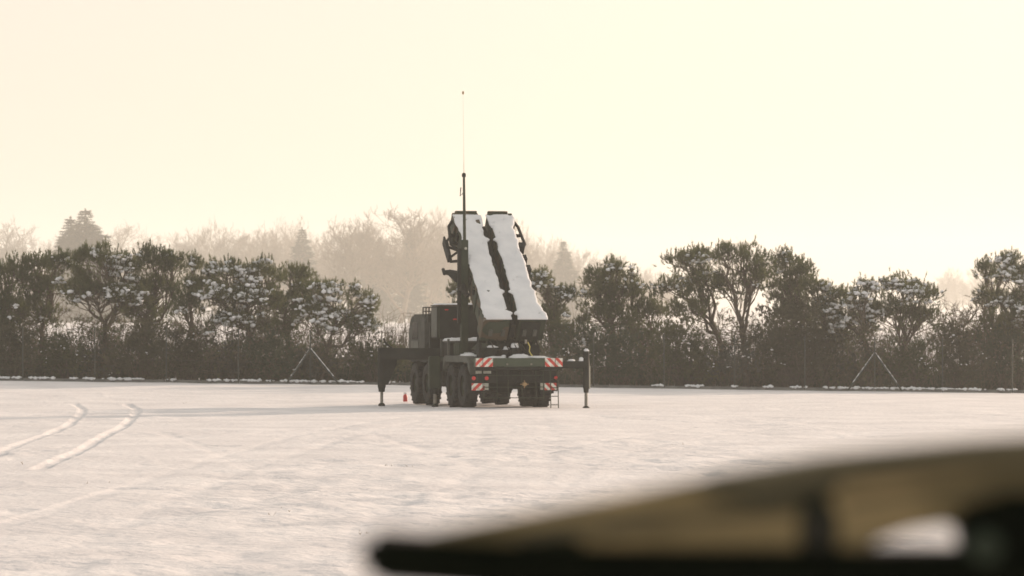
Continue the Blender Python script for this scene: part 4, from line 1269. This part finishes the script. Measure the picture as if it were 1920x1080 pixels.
# ------------------------------------------------------------------ out-of-focus painted frame close to the camera
def build_frame():
    Yn = 2.10
    def q(px, py): p = at(px, py, Yn); return (p[0], p[2])
    root = empty('camouflaged_frame', (0.72, Yn + 0.03, 0.0))
    tag(root, 'out-of-focus tan and green painted metal frame jutting in from the right foreground', 'metal frame')
    ox, oy = root.location.x, root.location.y
    def prism(px, y0, y1): return MB().prism([(a - ox, b) for a, b in (q(*p) for p in px)], y0 - oy, y1 - oy, 'y')
    # tan paint with dark green patches that have shapes of their own
    m, nt, p = nodes('tan_camouflage')
    tc = nt.nodes.new('ShaderNodeTexCoord')
    nz = nt.nodes.new('ShaderNodeTexNoise'); nz.inputs['Scale'].default_value = 22; nz.inputs['Detail'].default_value = 3
    nt.links.new(tc.outputs['Object'], nz.inputs['Vector'])
    ad = nt.nodes.new('ShaderNodeVectorMath'); ad.operation = 'MULTIPLY_ADD'
    ad.inputs[1].default_value = (0.02, 0.02, 0.02)
    nt.links.new(nz.outputs['Color'], ad.inputs[0]); nt.links.new(tc.outputs['Object'], ad.inputs[2])
    last = None
    for px, py, rx, ry in ((1450, 915, 125, 34), (1530, 1000, 42, 80), (1040, 1016, 60, 14)):
        a, b = q(px, py)
        mp = nt.nodes.new('ShaderNodeVectorMath'); mp.operation = 'SUBTRACT'
        mp.inputs[1].default_value = (a - ox + 0.01, 0, b + 0.01)
        nt.links.new(ad.outputs[0], mp.inputs[0])
        sc_ = nt.nodes.new('ShaderNodeVectorMath'); sc_.operation = 'MULTIPLY'
        sc_.inputs[1].default_value = (FPX / Yn / rx, 0, FPX / Yn / ry)
        nt.links.new(mp.outputs[0], sc_.inputs[0])
        ln = nt.nodes.new('ShaderNodeVectorMath'); ln.operation = 'LENGTH'
        nt.links.new(sc_.outputs[0], ln.inputs[0])
        if last is None: last = ln.outputs['Value']
        else:
            mn = nt.nodes.new('ShaderNodeMath'); mn.operation = 'MINIMUM'
            nt.links.new(last, mn.inputs[0]); nt.links.new(ln.outputs['Value'], mn.inputs[1]); last = mn.outputs[0]
    lt = nt.nodes.new('ShaderNodeMath'); lt.operation = 'LESS_THAN'; lt.inputs[1].default_value = 1.0
    nt.links.new(last, lt.inputs[0])
    mx = nt.nodes.new('ShaderNodeMix'); mx.data_type = 'RGBA'
    nt.links.new(lt.outputs[0], mx.inputs[0])
    n3 = nt.nodes.new('ShaderNodeTexNoise'); n3.inputs['Scale'].default_value = 9; n3.inputs['Detail'].default_value = 2
    nt.links.new(tc.outputs['Object'], n3.inputs['Vector'])
    r3 = nt.nodes.new('ShaderNodeValToRGB')
    r3.color_ramp.elements[0].position, r3.color_ramp.elements[0].color = 0.36, (0.115, 0.092, 0.046, 1)
    r3.color_ramp.elements[1].position, r3.color_ramp.elements[1].color = 0.58, (0.30, 0.225, 0.115, 1)
    nt.links.new(n3.outputs['Fac'], r3.inputs['Fac'])
    nt.links.new(r3.outputs['Color'], mx.inputs[6])
    mx.inputs[7].default_value = (0.018, 0.020, 0.011, 1)
    nt.links.new(mx.outputs[2], p.inputs['Base Color'])
    p.inputs['Roughness'].default_value = 0.75
    p.inputs['Specular IOR Level'].default_value = 0.15
    blk = paint('black_green', [(0.002, 0.003, 0.001), (0.004, 0.005, 0.002)], 0.9, 30)  # near-black green shared by lower bar, clamp and post
    blk.node_tree.nodes['Principled BSDF'].inputs['Specular IOR Level'].default_value = 0.1
    # tapering upper rail
    prism([(735, 1030), (770, 1012), (1000, 966), (1180, 931), (1350, 895), (1560, 859), (1830, 831), (2300, 800), (3100, 770), (3100, 880), (2300, 915), (1900, 960), (1800, 980), (1710, 994), (1650, 1014), (1610, 1036)], Yn, Yn + 0.045).build('upper_rail', m, root, 0.008)
    # dark lower bar with a rounded nose
    prism([(676, 1028), (684, 1012), (715, 1003), (1100, 1026), (1600, 1030), (2300, 1036), (3100, 1050), (3100, 1150), (2300, 1150), (1100, 1120), (705, 1092), (678, 1070)], Yn - 0.012, Yn + 0.058).build('lower_bar', blk, root, 0.006)
    olv = paint('dark_olive_paint', [(0.075, 0.064, 0.034), (0.13, 0.108, 0.060)], 0.8, 14)
    prism([(1290, 922), (1345, 893), (1560, 856), (1830, 828), (2300, 797), (3100, 752), (3100, 800), (2300, 842), (1830, 874), (1600, 902), (1420, 935)], Yn - 0.010, Yn + 0.05).build('top_strip', olv, root, 0.006)
    prism([(940, 1000), (1200, 957), (1260, 966), (1000, 1012)], Yn - 0.004, Yn + 0.049).build('reinforcing_strip', olv, root, 0.003)
    prism([(1120, 990), (1500, 938), (1502, 958), (1125, 1004)], Yn - 0.004, Yn + 0.0492).build('reinforcing_strip', olv, root, 0.003)
    prism([(1580, 936), (1960, 884), (1960, 898), (1580, 950)], Yn - 0.004, Yn + 0.0492).build('reinforcing_strip', olv, root, 0.003)
    prism([(1515, 950), (1545, 945), (1560, 1032), (1505, 1032)], Yn - 0.006, Yn + 0.05).build('strap', paint('brown_black_paint', [(0.014, 0.012, 0.007), (0.024, 0.020, 0.012)], 0.85, 20), root, 0.003)
    prism([(1785, 955), (1900, 922), (1960, 930), (1960, 1048), (1870, 1048), (1795, 1008)], Yn - 0.01, Yn + 0.055).build('clamp_block', blk, root, 0.005)
    a, b = q(1840, 1022)
    MB().tube([(a - ox, -0.05, b), (a - ox, 0.02, b)], 0.010, 20).build('clamp_bolt', M['green'], root, smooth=True)
    # the post that carries it stands on the ground outside the picture
    xr = q(3100, 0)[0]
    MB().box(xr - ox - 0.02, xr - ox + 0.06, -0.04, 0.04, -0.02, 2.2).build('support_post', blk, root, 0.006)
    MB().box(xr - ox - 0.14, xr - ox + 0.18, -0.16, 0.16, -0.02, 0.03).build('base_plate', blk, root, 0.006)


build_frame()

# ------------------------------------------------------------------ the misty air
hz, hnt, hp = nodes('mist')
hnt.nodes.remove(hp)
pv = hnt.nodes.new('ShaderNodeVolumePrincipled')
pv.inputs['Color'].default_value = (0.95, 0.965, 0.935, 1)
pv.inputs['Density'].default_value = 0.00043
pv.inputs['Anisotropy'].default_value = 0.35
hnt.links.new(pv.outputs[0], hnt.nodes['Material Output'].inputs['Volume'])
haze = MB().box(-1820, 1820, -220, 2220, -1.8, 62).build('haze', hz)
tag(haze, 'thin warm mist over the whole field', kind='stuff')
